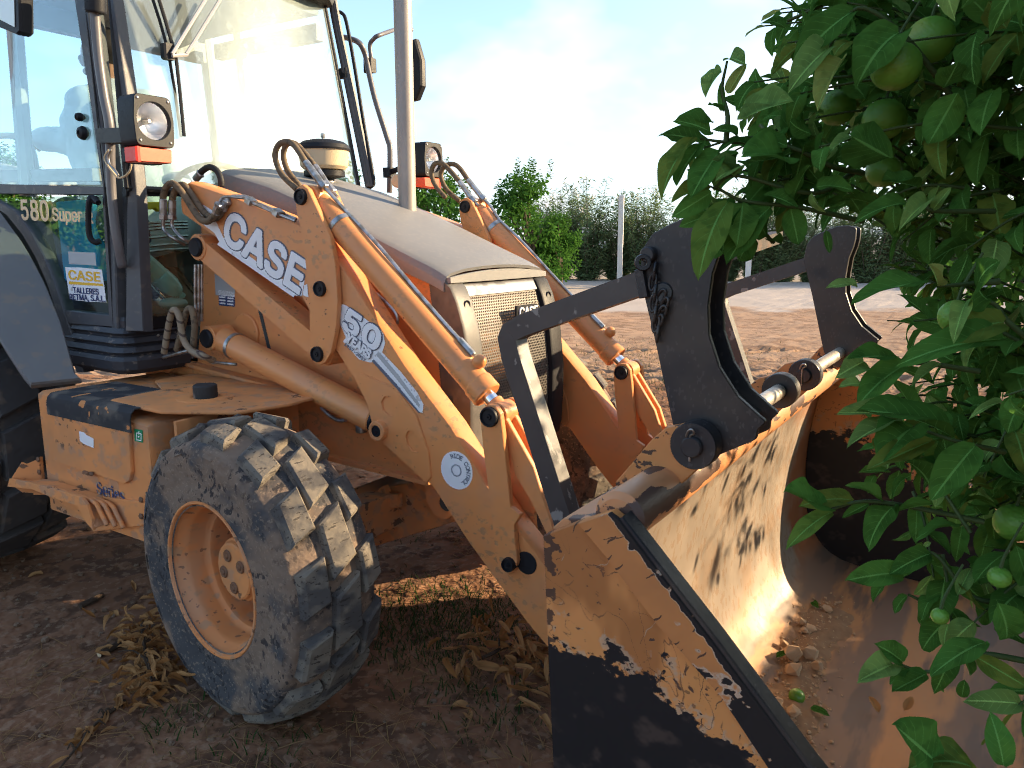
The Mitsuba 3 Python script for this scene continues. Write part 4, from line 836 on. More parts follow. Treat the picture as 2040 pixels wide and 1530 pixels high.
arcd = [(-1.818,-0.675,1.65),(-1.648,-0.675,1.595),(-1.535,-0.675,1.506),(-1.452,-0.675,1.403),(-1.393,-0.675,1.301),(-1.346,-0.675,1.186),(-1.308,-0.675,1.101),(-1.244,-0.675,0.933),(-1.295,-0.675,0.929),(-1.365,-0.675,1.086),(-1.403,-0.675,1.175),(-1.457,-0.675,1.299),(-1.525,-0.675,1.402),(-1.612,-0.675,1.494),(-1.722,-0.675,1.575),(-1.827,-0.675,1.616)]
M('cab__fender_rim', plate(arcd, .05, .006), 'cab_paint', 25)
M('fender', cat(plate([(-1.734,-0.72,1.62),(-1.641,-0.72,1.577),(-1.526,-0.72,1.497),(-1.441,-0.72,1.404),(-1.375,-0.72,1.303),(-1.322,-0.72,1.182),(-1.286,-0.72,1.096),(-1.063,-0.8,0.976),(-1.022,-0.8,0.968),(-1.1,-0.95,0.957),(-1.151,-0.95,0.976),(-1.225,-0.95,1.033),(-1.343,-0.95,1.125)], .04, .01)), 'fender_plastic', 25)
# ribbed black skirt below the door, wrapping round the corner
prof = [(0, 1.172), (.006, 1.160), (.004, 1.130), (.018, 1.124), (.026, 1.116), (.014, 1.108), (.012, 1.092), (.026, 1.086), (.034, 1.078), (.022, 1.070), (.020, 1.056), (.034, 1.050), (.042, 1.042), (.030, 1.034), (.028, 1.020), (.042, 1.014), (.048, 1.006), (.044, .975), (.03, .962), (-.05, .958)]
xc = -.93; base = []
path = [(-1.36, -.655), (-1.20, -.66), (-1.05, -.665), (-.975, -.668), (-.945, -.658), (-.932, -.635), (-.93, -.58), (-.93, -.50), (-.93, -.425), (-.96, -.40)]
nn = [(0, -1), (0, -1), (0, -1), (.15, -1), (.6, -.8), (.95, -.3), (1, 0), (1, 0), (.8, .6), (0, 1)]
G = A([[(x+n[0]*(o-.02), y+n[1]*(o-.02), z) for o, z in prof] for (x, y), n in zip(path, nn)])
M('cab__skirt', sheet(G, .01), 'skirt_plastic', 20)
for q in [(-1.103,-0.655,1.101),(-0.905,-0.543,1.097)]:
    M('cab__skirt_rivet', ico(.006, 1, q), 'zinc')
# glass
M('cab__door_window', plate([(-1.803,-0.585,2.556),(-1.181,-0.595,2.451),(-1.168,-0.6,2.376),(-1.098,-0.625,2.018),(-1.03,-0.65,1.682),(-1.857,-0.655,1.712)], .004, 0), 'door_glass', False)
M('cab__door_lower_window', plate([(-1.852,-0.66,1.651),(-1.007,-0.655,1.643),(-1.041,-0.66,1.186),(-1.364,-0.662,1.18),(-1.419,-0.662,1.299),(-1.478,-0.662,1.402),(-1.561,-0.662,1.506),(-1.676,-0.662,1.596)], .004, 0), 'lower_glass', False)
M('cab__lower_frame', cat(plate([(-0.89,-0.631,1.67),(-0.89,-0.331,1.683),(-0.89,-0.334,1.647),(-0.89,-0.634,1.637)], .03, .003), plate([(-0.905,-0.624,1.641),(-0.905,-0.584,1.643),(-0.905,-0.609,1.149),(-0.905,-0.651,1.147)], .03, .003), plate([(-0.915,-0.641,1.181),(-0.915,-0.351,1.183),(-0.915,-0.356,1.124),(-0.915,-0.643,1.122)], .03, .003)), 'black_plastic')
M('cab__lower_windscreen', plate([(-0.905,-0.592,1.639),(-0.905,-0.311,1.652),(-0.905,-0.352,1.175),(-0.905,-0.611,1.171)], .004, 0), 'lower_glass', False)
wl = A([(-.885, -.63, 1.665), (-1.01, -.552, 2.60), (-1.01, .552, 2.60), (-.885, .63, 1.665)])
bow = [];
for i in range(9):
    v = i/8; row = []
    for j in range(17):
        u = j/16; q = lerp(lerp(wl[0], wl[3], u), lerp(wl[1], wl[2], u), v); row.append(q+A([.035*4*u*(1-u), 0, 0]))
    bow.append(row)
M('cab__windscreen', sheet(A(bow), .005), 'windscreen_glass', True)
M('cab__windscreen_dust', sheet(A(bow)+A([.004, 0, 0]), .0006), 'dust_film', True)
M('cab__windscreen_gasket', cat(tube([wl[0], wl[1]], .012, 8), tube([wl[3], wl[2]], .012, 8), tube([bow[0][j] for j in range(17)], .012, 8)), 'black_rubber')
for s in (1,):
    M('cab__far_front_post', cat(tube([(-0.852,0.655,1.74),(-0.926,0.628,2.163),(-0.988,0.6,2.543),(-1.013,0.59,2.706),(-1.019,0.588,2.752)], .020, 8), tube([(-0.836,0.66,1.74),(-0.911,0.633,2.162),(-0.969,0.605,2.495),(-1.001,0.595,2.706)], .016, 8)), 'cab_paint', 30)
M('cab__far_window_frame', tube([(-1.031,0.66,2.6),(-1.001,0.66,2.591),(-0.972,0.66,2.545),(-0.928,0.66,2.336),(-0.871,0.66,2.017),(-0.824,0.66,1.782),(-0.836,0.66,1.743),(-0.867,0.66,1.736)], .009, 8, 3), 'black_plastic', True)
M('cab__hinge', box([(-0.955,0.615,2.293)][0], (.05, .03, .05), .006), 'black_plastic')
for s in (-1, 1):
    M('cab__rear_post', cat(tube([(-1.95, s*.66, 1.1), (-2.0, s*.60, 2.6)], .04, 8), tube([(-1.66, s*.61, 1.66), (-1.68, s*.57, 2.6)], .032, 8)), 'interior_pale', 30)
M('cab__roof', cat(slabz(fillet([(-2.1, -.60), (-.98, -.60), (-.90, -.5), (-.88, 0), (-.90, .5), (-.98, .60), (-2.1, .60)], .08), 2.60, 2.72, .03)), 'roof_dark', 30)
M('cab__roof_lining', box((-1.52, 0, 2.575), (1.0, 1.05, .05), .01), 'interior_grey')
M('cab__rear_frame', cat(bar((-2.0, -.6, 1.75), (-2.0, .6, 1.75), .05, .05), bar((-2.0, -.6, 2.50), (-2.0, .6, 2.50), .06, .10)), 'interior_grey')
M('cab__far_door_frame', cat(bar((-.93, .64, 1.64), (-1.9, .66, 1.64), .05, .05), bar((-.93, .64, 1.18), (-1.9, .66, 1.18), .05, .05), bar((-1.1, .60, 2.50), (-1.9, .60, 2.50), .05, .08)), 'interior_grey')
M('cab__floor', box((-1.42, 0, 1.03), (1.0, 1.2, .06), .01), 'interior_dark')
M('cab__rear_wall', box((-1.95, 0, 1.3), (.06, 1.25, .7), .01), 'interior_dark')
M('cab__far_lower_wall', box((-1.62, .63, 1.34), (.66, .03, .56), .01), 'interior_dark')
M('cab__dashboard', cat(box((-1.08, .12, 1.42), (.14, .5, .42), .03), lathe([(.0, .06), (.10, .05), (.14, .0), (.14, -.06)], (-1.06, -.0, 1.66), (.15, 0, 1), 24)), 'interior_dark', 30)
M('cab__steering_wheel', cat(tube([(-1.22+.06*math.cos(a), .19*math.sin(a), 1.73+.18*math.cos(a)*.45) for a in np.linspace(0, 2*np.pi, 33)], .014, 8), rod((-1.2, 0, 1.72), (-1.06, 0, 1.55), .025)), 'interior_dark', 30)
M('cab__seat', cat(box((-1.55, 0, 1.42), (.46, .48, .14), .04), box((-1.50, .0, 1.62), (.12, .46, .1), .03)), 'interior_dark', 30)
M('cab__grab_handle', tube([(-2.016,-0.55,1.941),(-1.837,-0.55,1.927),(-1.747,-0.55,1.898),(-1.699,-0.55,1.846),(-1.689,-0.55,1.776)], .014, 10, 4), 'interior_pale', True)
M('cab__corrugated_hose', lathe([(.022+.004*(i % 2), i*.012) for i in range(26)], [(-2.168,-0.5,1.815)][0], A([(-1.802,-0.5,1.758)][0])-A([(-2.168,-0.5,1.815)][0]), 14), 'interior_pale', 30)
M('cab__window_ledge', bar(A([(-2.038,-0.56,1.76)][0]), A([(-1.123,-0.6,1.726)][0]), .05, .05), 'interior_grey')
for q, r in (("159,233@y-0.645", .016), ("165,265@y-0.645", .026)):
    c = A([(-1.144,-0.64,1.941)][0]) if r < .02 else A([(-1.134,-0.64,1.881)][0])
    M('cab__door_knob', lathe([(r*.4, -.02), (r, -.004), (r, .004), (r*.8, .014), (r*.35, .018), (r*.3, .012), (0, .012)], c, (0, -1, 0), 24), 'black_plastic', 30)
M('cab__door_handle', cat(tube([(-0.986,-0.69,1.611),(-1.023,-0.69,1.631),(-1.028,-0.7,1.619),(-1.045,-0.7,1.564),(-1.051,-0.7,1.492),(-1.039,-0.69,1.465),(-1.023,-0.675,1.469)], .011, 10, 4), rod([(-1.056,-0.66,1.625)][0], [(-1.011,-0.69,1.623)][0], .016)), 'black_plastic', 30)
M('cab__inner_blue_panel', plate([(-1.655,-0.5,1.64),(-1.35,-0.5,1.646),(-1.365,-0.5,1.298),(-1.649,-0.5,1.29)], .05, .01), 'interior_blue')
M('cab__inner_blue_panel', plate([(-1.02,-0.526,1.626),(-1.02,-0.487,1.628),(-1.02,-0.5,1.307),(-1.02,-0.543,1.309)], .03, .006), 'interior_blue')
M('cab__yellow_cloth', plate([(-1.02,-0.505,1.623),(-1.02,-0.334,1.63),(-1.02,-0.342,1.593),(-1.02,-0.416,1.587),(-1.02,-0.433,1.598),(-1.02,-0.504,1.588)], .03, .006), 'interior_yellow')
for v in (446, 452, 458, 474, 490, 500):
    a, b = [(-1.05,-0.477,1.537),(-1.05,-0.272,1.549)][:2] if v == 446 else (A([(-1.05,-0.477,1.537)][0])-A([0, 0, (v-446)*.0021]), A([(-1.05,-0.272,1.549)][0])-A([0, 0, (v-446)*.0021]))
    M('cab__pedal_linkage', tube([a, lerp(a, b, .5)+A([0, 0, .004]), b], .006, 6), 'zinc')
pb0, pb1 = A([(-0.98,-0.539,1.39)][0]), A([(-0.97,-0.379,1.245)][0])
M('cab__water_bottle', lathe([(0, 0), (.035, .002), (.042, .012), (.042, .08), (.039, .085), (.042, .09), (.042, .15), (.03, .19), (.014, .205), (.014, .225), (0, .226)], pb0, pb1-pb0, 24), 'bottle_plastic', 30)
M('cab__rag', ico(.05, 2, [(-0.98,-0.414,1.213)][0], (1, 1.2, .5)), 'interior_pale', 30)

# lamps on their brackets, mirrors
def lamp(s):
    c = A([(-0.516,-0.75,1.865)][0]); f = (lambda m: m) if s < 0 else mirror
    kk = M('work_lamp', f(slabx(fillet([(-.070, -.085), (.070, -.085), (.074, .0), (.066, .080), (-.066, .080), (-.074, 0)], .022, 5)+A([[c[1], c[2]]]), c[0]-.08, c[0]+.012, .004, [ring_poly(.0605, 32, (c[1], c[2]-.002))])), 'black_plastic', 30); nm = kk[len(B)+2:]
    M(nm+'__back_shell', f(hull([(c[0]-.07, c[1]+y, c[2]+z) for y in (-.06, .06) for z in (-.07, .07)]+[(c[0]-.115, c[1]+y, c[2]+z) for y in (-.04, .04) for z in (-.05, .05)])), 'black_plastic', 20)
    M(nm+'__reflector', f(lathe([(.0, -.05), (.03, -.045), (.05, -.028), (.0635, -.002)], c+A([0, 0, -.002]), (1, 0, 0), 36)), 'lamp_reflector', 40)
    M(nm+'__bulb', f(rod(c+A([-.05, 0, 0]), c+A([-.015, 0, 0]), .009, 14)), 'amber_base' if False else 'zinc')
    M(nm+'__lens', f(lathe([(.0605, .003), (.045, .008), (.025, .011), (0, .012)], c+A([0, 0, -.002]), (1, 0, 0), 36)), 'lens_glass', True)
    for y, z in ((-.055, .066), (.055, .066), (-.055, -.068), (.055, -.068)):
        M(nm+'__screw', f(rod(c+A([.008, y, z]), c+A([.016, y, z]), .005, 10)), 'zinc')
    q = c+A([-.012, 0, -.112])
    M(nm+'__indicator', f(slabx(fillet([(-.066, -.026), (.062, -.022), (.066, .024), (-.066, .026)], .006)+A([[q[1], q[2]]]), q[0]-.05, q[0]+.014, .006)), 'amber_base', 30)
    M(nm+'__indicator_end', f(box(q+A([-.018, -.060, 0]), (.066, .020, .050), .006)), 'amber_red')
    M(nm+'__indicator_base', f(box(q+A([-.058, 0, .0]), (.05, .12, .05), .008)), 'black_plastic')
    return f, nm, c
f, nm, c = lamp(-1)
M(nm+'__bracket', cat(bar([(-0.924,-0.685,1.849)][0], A([(-0.7,-0.72,1.833)][0]), .05, .05, bevel=.006)), 'black_plastic')
for q in ("212,300@y-0.70 205,318 216,330 226,345 238,356 250,350 262,335 261,318", "216,300@y-0.71 214,322 222,345 234,352"):
    pass
M('work_lamp__wire', tube([(-0.87,-0.7,1.797),(-0.901,-0.7,1.771),(-0.886,-0.7,1.745),(-0.858,-0.7,1.719),(-0.823,-0.7,1.696),(-0.778,-0.7,1.701),(-0.743,-0.7,1.724),(-0.731,-0.7,1.762)], .004, 6, 4), 'cream', True)
M('work_lamp__wire', tube([(-0.838,-0.71,1.795),(-0.858,-0.71,1.771),(-0.855,-0.71,1.746),(-0.827,-0.71,1.724),(-0.805,-0.71,1.702)], .005, 6, 4), 'zinc', True)
f, nm, c = lamp(1)
M(nm+'__bracket', tube([(-1.063,0.7,2.494),(-1.001,0.7,2.481),(-0.926,0.7,2.448),(-0.925,0.74,2.398),(-0.908,0.74,2.323),(-0.867,0.74,2.174),(-0.811,0.76,1.985),(-0.796,0.76,1.924),(-0.807,0.76,1.714)], .014, 10, 4), 'rail_grey', True)
M(nm+'__clamp', box([(-0.803,0.76,1.815)][0], (.05, .05, .05), .006), 'black_plastic')
M(nm+'__arm', tube([A([(-0.803,0.76,1.815)][0]), c*A([1, -1, 1])+A([-.08, 0, 0])], .014, 8), 'black_plastic')
M('beacon_plug', lathe([(0, 0), (.03, .002), (.034, .01), (.034, .02), (.028, .024), (.028, .05), (.02, .055)], [(-0.665,0.66,1.763)][0], norm((-.55, .84, .0)), 24), 'cream', 30)
M('far_mirror__arm' if False else 'far_mirror', cat(hull(A([(-0.93,1.15,2.574),(-0.898,1.15,2.445),(-0.901,1.15,2.328),(-0.936,1.15,2.238),(-0.943,1.12,2.248),(-0.934,1.12,2.535)])) if False else plate([(-1.006,1.12,2.544),(-0.913,1.12,2.555),(-0.874,1.12,2.442),(-0.874,1.12,2.307),(-0.915,1.12,2.237),(-1.016,1.12,2.228)], .05, .012)), 'black_plastic', 25)
M('far_mirror__arm', tube([(-0.922,0.78,2.385),(-0.929,0.78,2.454),(-0.904,0.78,2.48),(-0.862,0.78,2.494),(-0.944,1.05,2.596),(-0.925,1.12,2.598)], .011, 10, 4), 'rail_grey', True)
M('far_mirror__clamp', box([(-0.924,0.77,2.352)][0], (.05, .05, .07), .008), 'black_plastic')
M('near_mirror', plate([(-1.388,-0.86,2.451),(-1.05,-0.86,2.393),(-1.084,-0.86,2.199),(-1.11,-0.86,2.191),(-1.428,-0.86,2.301)], .05, .008), 'black_plastic', 25)
M('near_mirror__glass', plate([(-1.381,-0.863,2.449),(-1.074,-0.863,2.397),(-1.109,-0.863,2.215),(-1.411,-0.863,2.337)], .002, 0), 'mirror_pale', False)
# wiper
M('wiper', tube([(-0.915,-0.449,2.399),(-0.915,-0.42,2.308),(-0.915,-0.393,2.204),(-0.915,-0.377,2.057),(-0.915,-0.364,1.878)], .006, 6), 'black_plastic')
wb = [A(q) for q in [(-0.92,-0.433,2.403),(-0.92,-0.406,2.312),(-0.92,-0.38,2.216),(-0.91,-0.377,2.169),(-0.91,-0.372,2.057),(-0.885,-0.385,1.878)]]
M('wiper__blade', tube([q+A([.02, .0, 0]) for q in wb], .007, 6), 'black_rubber')
M('wiper__hub', box(A([(-0.9,-0.404,2.194)][0]), (.03, .05, .06), .008), 'black_plastic')
for q in ([(-0.885,-0.404,2.183),(-0.885,-0.369,2.233),(-0.885,-0.223,2.438)], [(-0.885,-0.341,2.195),(-0.885,-0.301,2.248),(-0.885,-0.152,2.455)], [(-0.885,-0.405,2.176),(-0.885,-0.337,2.192)]):
    M('wiper__arm', tube([A(v)+A([.01, 0, 0]) for v in q], .007, 6), 'wiper_pale')

# ---------------------------------------------------------------- leaves and trees
def leaf(L, W, fold=.25, curl=.3, wave=.06, n=8, m=2, seed=0, stalk=.08):
    """Citrus leaf from its stalk at the origin along +x, upper face +z."""
    r = np.random.default_rng(seed); ph = r.uniform(0, 6.3); V = []
    s = np.linspace(0, 1, n)
    w = W*.57*np.clip(np.sin(np.pi*np.clip(s, 0, 1)**.95), 0, 1)**.55*(1-.16*s); w[0] = W*.03; w[-1] = W*.015
    ang = curl*s; dx = np.cumsum(np.concatenate([[0], np.diff(s)*np.cos(ang[1:]*1.2)]))*L; dz = -np.cumsum(np.concatenate([[0], np.diff(s)*np.sin(ang[1:]*1.2)]))*L
    for i in range(n):
        for j in np.linspace(-1, 1, 2*m+1):
            up = abs(j)*w[i]*fold*(1-.35*abs(j))*2+wave*W*np.sin(ph+s[i]*9+j*2.)*abs(j)*.5
            V.append((dx[i]-up*math.sin(ang[i])*.3, j*w[i]*math.cos(fold*.6), dz[i]+up))
    V = A(V); k = 2*m+1; F = []
    i, j = np.meshgrid(np.arange(n-1), np.arange(k-1), indexing='ij'); a = i*k+j
    F = np.vstack([np.stack([a, a+k, a+k+1], -1).reshape(-1, 3), np.stack([a, a+k+1, a+1], -1).reshape(-1, 3)])
    UV = np.array([(si, jj) for si in s for jj in np.linspace(-1, 1, 2*m+1)])
    if stalk:
        q = len(V); h = L*stalk; UV = np.vstack([UV, np.zeros((4, 2))]); V = np.vstack([V+A([h, 0, 0]), [[0, -.0012, 0], [0, .0012, 0], [h*1.15, .0012, 0], [h*1.15, -.0012, 0]]]); F = np.vstack([F, [[q, q+3, q+2], [q, q+2, q+1]]])
    return V, F, UV
HI = [leaf(1, w, f, c, wv, 9, 2, i) for i, (w, f, c, wv) in enumerate(((.48, .28, .45, .12), (.54, .18, .9, .2), (.42, .45, .25, .15), (.58, .25, .6, .25), (.42, .6, 1.3, .15), (.52, .2, -.4, .2), (.50, .75, .8, .2), (.46, .35, 1.6, .25)))]
LO = [leaf(1, w, f, c, .08, 5, 1, i+20, 0) for i, (w, f, c) in enumerate(((.50, .25, .5), (.45, .3, .9), (.54, .15, .3)))]
def basis(d, n):
    d = norm(d); n = A(n)-d*(A(n) @ d); n = norm(n) if np.linalg.norm(n) > 1e-6 else frame(d)[1]
    return np.stack([d, np.cross(n, d), n], 1)
class Leaves:
    def __init__(s): s.V, s.F, s.U, s.k = [], [], [], 0
    def put(s, tpl, p, d, n, L):
        V, F = tpl[0], tpl[1]; R = basis(d, n); s.U.append(tpl[2]*A([.98, 1])+A([rng.randrange(40), 0]) if len(tpl) > 2 else np.zeros((len(V), 2))); s.V.append(V*L @ R.T+A(p)); s.F.append(F+s.k); s.k += len(V)
    def uv(s): return np.vstack(s.U)
    def mesh(s): return trimesh.Trimesh(np.vstack(s.V), np.vstack(s.F), process=False)

# ---- the orange tree beside the bucket
TREE = 'orange_tree'
labels[TREE] = {'label': 'big leafy orange tree with green fruit overhanging the bucket at right', 'category': 'tree'}
def TR(part, mesh, m, smooth=True, **kw):
    return add(TREE+'__'+part, mesh, m, smooth, **kw)
HERO = [
 ([(1.732,-1.107,1.801),(1.67,-1.183,1.744)], .46, 0), ([(1.795,-1.123,1.759),(1.752,-1.197,1.717)], .75, 1), ([(1.706,-1.135,1.747),(1.681,-1.234,1.698)], .40, 2), ([(1.729,-1.148,1.728),(1.712,-1.234,1.662)], .34, 2),
 ([(1.702,-1.138,1.742),(1.681,-1.159,1.713)], .45, 1), ([(1.559,-1.145,1.692),(1.587,-1.155,1.73)], .42, 2), ([(1.55,-1.142,1.729),(1.537,-1.194,1.697)], .40, 2), ([(1.555,-1.135,1.747),(1.589,-1.176,1.737)], .55, 2),
 ([(1.554,-1.153,1.665),(1.55,-1.147,1.709)], .26, 0), ([(1.548,-1.161,1.649),(1.512,-1.204,1.666)], .52, 0), ([(1.547,-1.165,1.634),(1.521,-1.226,1.654)], .50, 0), ([(1.559,-1.15,1.667),(1.546,-1.18,1.679)], .6, 1),
 ([(1.58,-1.146,1.626),(1.571,-1.182,1.652)], .5, 1), ([(1.581,-1.138,1.655),(1.657,-1.182,1.676)], .55, 2), ([(1.645,-1.079,1.627),(1.651,-1.081,1.717)], .48, 0), ([(1.599,-1.132,1.633),(1.652,-1.15,1.615)], .55, 1),
 ([(1.531,-1.177,1.626),(1.482,-1.267,1.578)], .42, 0), ([(1.54,-1.172,1.623),(1.51,-1.238,1.576)], .5, 0), ([(1.559,-1.162,1.61),(1.55,-1.254,1.549)], .40, 1), ([(1.578,-1.159,1.573),(1.571,-1.206,1.596)], .5, 2), ([(1.58,-1.158,1.568),(1.587,-1.222,1.588)], .5, 2),
 ([(1.553,-1.179,1.55),(1.518,-1.239,1.547)], .5, 0), ([(1.556,-1.178,1.547),(1.522,-1.232,1.513)], .45, 0), ([(1.585,-1.186,1.534),(1.563,-1.29,1.458)], .40, 1), ([(1.592,-1.159,1.53),(1.562,-1.213,1.482)], .5, 0),
 ([(1.596,-1.156,1.532),(1.609,-1.208,1.475)], .6, 1), ([(1.636,-1.131,1.527),(1.585,-1.204,1.459)], .48, 0), ([(1.658,-1.118,1.524),(1.674,-1.12,1.469)], .62, 1), ([(1.656,-1.129,1.589),(1.624,-1.218,1.605)], .7, 0), ([(1.666,-1.136,1.531),(1.683,-1.162,1.582)], .6, 0),
 ([(1.625,-1.159,1.541),(1.679,-1.152,1.53)], .5, 0), ([(1.698,-1.148,1.548),(1.75,-1.148,1.558)], .62, 1), ([(1.692,-1.14,1.544),(1.705,-1.14,1.505)], .3, 2), ([(1.8,-1.135,1.584),(1.757,-1.205,1.61)], .75, 0), ([(1.751,-1.159,1.615),(1.72,-1.205,1.608)], .3, 2),
 ([(1.835,-1.121,1.545),(1.797,-1.167,1.557)], .7, 1), ([(1.828,-1.131,1.523),(1.772,-1.19,1.523)], .38, 1), ([(1.855,-1.14,1.511),(1.875,-1.157,1.54)], .4, 2), ([(1.85,-1.14,1.523),(1.83,-1.205,1.509)], .45, 2), ([(1.854,-1.139,1.519),(1.861,-1.165,1.543)], .4, 2), ([(1.708,-1.094,1.489),(1.717,-1.095,1.455)], .35, 0),
 ([(1.877,-1.303,1.421),(1.805,-1.373,1.418)], .36, 1), ([(1.943,-1.266,1.395),(1.884,-1.355,1.437)], .46, 1), ([(1.883,-1.3,1.415),(1.878,-1.333,1.443)], .42, 2), ([(1.968,-1.26,1.351),(1.877,-1.375,1.367)], .30, 1), ([(1.959,-1.261,1.374),(1.904,-1.333,1.37)], .46, 1),
 ([(1.915,-1.307,1.4),(1.907,-1.355,1.372)], .45, 2), ([(1.834,-1.174,1.308),(1.788,-1.249,1.32)], .38, 0), ([(1.848,-1.166,1.301),(1.799,-1.251,1.276)], .44, 0), ([(1.919,-1.26,1.218),(1.836,-1.346,1.29)], .42, 1), ([(1.868,-1.231,1.224),(1.841,-1.31,1.215)], .7, 1),
 ([(1.853,-1.203,1.23),(1.791,-1.286,1.252)], .30, 2), ([(1.853,-1.228,1.228),(1.801,-1.309,1.231)], .32, 2), ([(1.794,-1.208,1.272),(1.769,-1.223,1.273)], .62, 2), ([(1.794,-1.201,1.303),(1.779,-1.26,1.298)], .55, 2), ([(1.815,-1.193,1.278),(1.804,-1.227,1.265)], .6, 2),
 ([(1.894,-1.218,1.208),(1.83,-1.324,1.184)], .26, 1), ([(1.942,-1.246,1.216),(1.903,-1.307,1.16)], .5, 0), ([(1.986,-1.263,1.282),(1.966,-1.284,1.246)], .7, 1), ([(1.889,-1.2,1.306),(1.863,-1.255,1.296)], .28, 2), ([(1.967,-1.219,1.265),(1.936,-1.261,1.273)], .24, 2),
 ([(1.786,-1.112,1.068),(1.735,-1.187,1.098)], .40, 1), ([(1.755,-1.158,1.061),(1.714,-1.246,1.108)], .52, 1), ([(1.764,-1.152,1.061),(1.715,-1.235,1.044)], .32, 1), ([(1.809,-1.121,1.072),(1.775,-1.147,1.055)], .35, 1), ([(1.826,-1.11,1.072),(1.785,-1.129,1.109)], .48, 1), ([(1.843,-1.1,1.07),(1.806,-1.176,1.051)], .5, 0), ([(1.773,-1.168,1.404),(1.746,-1.205,1.421)], .42, 2),
 ([(1.869,-1.161,0.988),(1.811,-1.233,0.996)], .42, 0), ([(1.851,-1.174,0.98),(1.829,-1.206,0.957)], .45, 0), ([(1.899,-1.136,1.016),(1.859,-1.199,1.012)], .45, 1), ([(1.902,-1.135,1.011),(1.866,-1.164,0.988)], .4, 0), ([(1.896,-1.135,1.032),(1.886,-1.143,1.023)], .5, 2),
 ([(1.875,-1.165,0.955),(1.853,-1.183,0.934)], .5, 1), ([(1.912,-1.141,0.955),(1.889,-1.191,0.959)], .45, 0), ([(1.902,-1.15,0.944),(1.893,-1.163,0.912)], .42, 0), ([(1.979,-1.278,0.964),(1.927,-1.359,0.965)], .36, 1), ([(1.982,-1.264,1.016),(2.013,-1.258,0.954)], .6, 0),
 ([(1.883,-1.236,0.882),(1.858,-1.269,0.918)], .62, 1), ([(1.873,-1.243,0.882),(1.842,-1.309,0.887)], .52, 2), ([(1.892,-1.233,0.874),(1.865,-1.252,0.86)], .5, 0), ([(1.914,-1.219,0.869),(1.877,-1.27,0.856)], .45, 0), ([(1.958,-1.193,0.861),(1.956,-1.202,0.825)], .45, 0), ([(1.962,-1.292,0.947),(2.02,-1.296,0.925)], .42, 1),
 ([(1.948,-1.492,0.902),(1.904,-1.543,0.964)], .62, 1), ([(1.987,-1.469,0.893),(1.932,-1.514,0.958)], .6, 1), ([(2.004,-1.457,0.902),(1.991,-1.453,0.956)], .5, 0), ([(1.936,-1.182,0.974),(1.953,-1.16,1.023)], .4, 2), ([(1.931,-1.193,0.939),(1.922,-1.206,0.904)], .35, 2),
]
KIND = ['leaf_mature', 'leaf_mid', 'leaf_young']
mass = {k: Leaves() for k in KIND}
count = 0
for (b, t), w, kd in HERO:
    b, t = A(b), A(t); d = t-b; L = np.linalg.norm(d)
    to = norm(CAM-(b+t)/2); n = norm(to*.75+A([0, 0, .75])+nrg.normal(0, .35, 3))
    V, F, UV = leaf(1, w, rng.uniform(.2, .55) if kd < 2 else rng.uniform(.5, 1.0), rng.uniform(.0, 1.0), .20, 13, 3, count, .07)
    R = basis(d, n); me = trimesh.Trimesh(V*L @ R.T+b, F, process=False)
    TR('leaf', me, KIND[kd], uv=UV*A([.98, 1])+A([count % 40, 0])); count += 1
# skeleton
TRUNK = A([3.05, -.25, 0])
def inside(p):
    return 0
def clear(p):
    """True where the sun's way to the bucket is kept open (crown shaped for the light: leaves there are left out)."""
    s = (p[0]-1.28)/SUN[0]; yb = p[1]-s*SUN[1]; zb = p[2]-s*SUN[2]
    s2 = max(0., (zb-.83)/1.1)
    if not -1.0+.966*s2 < yb < .85+.5*s2: return False
    return (.05 < zb < .80 and not (zb > .40 and rng.random() < .30 and nnoise(A([yb*4.2, zb*4.2, 0.]), 9) > .60)) or (.80 <= zb < 2.3 and rng.random() < .88)
FRUIT = [(A(q[0]), r) for q, r in (([(1.79,-1.113,1.714)], .0345), ([(1.82,-1.01,1.766)], .035), ([(1.662,-0.834,1.707)], .033), ([(1.752,-0.905,1.671)], .035), ([(1.999,-1.006,1.042)], .03), ([(1.92,-1.22,0.957)], .012), ([(1.984,-1.19,1.019)], .015), ([(1.904,-1.259,1.377)], .022), ([(1.747,-0.829,1.593)], .03))]
GAPS = [((1.40, .78, 1.42), .15), ((1.42, .78, 1.26), .16), ((1.44, .80, 1.10), .14), ((1.36, .5, 1.0), .14), ((1.33, .9, .86), .12)]
_D = A([c-CAM for c, r in FRUIT]+[A(c)-CAM for c, r in GAPS]); _N = (_D*_D).sum(1); _R = A([r for _, r in FRUIT]+[r for _, r in GAPS]); _nf = len(FRUIT)
def hides(p, gaps=False):
    q = p-CAM; t = _D @ q/_N; e = np.linalg.norm(_D*t[:, None]-q, axis=1); lim = np.where(np.arange(len(t)) < _nf, _R+.012, _R*t)
    bad = (t > 0) & (t < 1.01) & (e < lim)
    return bool(bad[_nf:].any() if gaps else bad.any())
stems, twigs = [], []
stems.append((tube([TRUNK, TRUNK+A([-.03, .02, .4]), TRUNK+A([0, -.03, .8])], [.085, .07, .065], 12, 3)))
limbs = []
for k in range(9):
    a = k*2*np.pi/9+.3; r = rng.uniform(.55, .85); z = rng.uniform(1.2, 2.2)
    end = TRUNK+A([r*math.cos(a), r*math.sin(a), z]); mid = TRUNK+A([r*.35*math.cos(a), r*.35*math.sin(a), .75+z*.3])
    P = spline([TRUNK+A([0, -.03, .75]), mid, end], 6); limbs.append(P); stems.append(tube(P, [.045, .016], 8))
limbs_all = np.vstack(limbs)
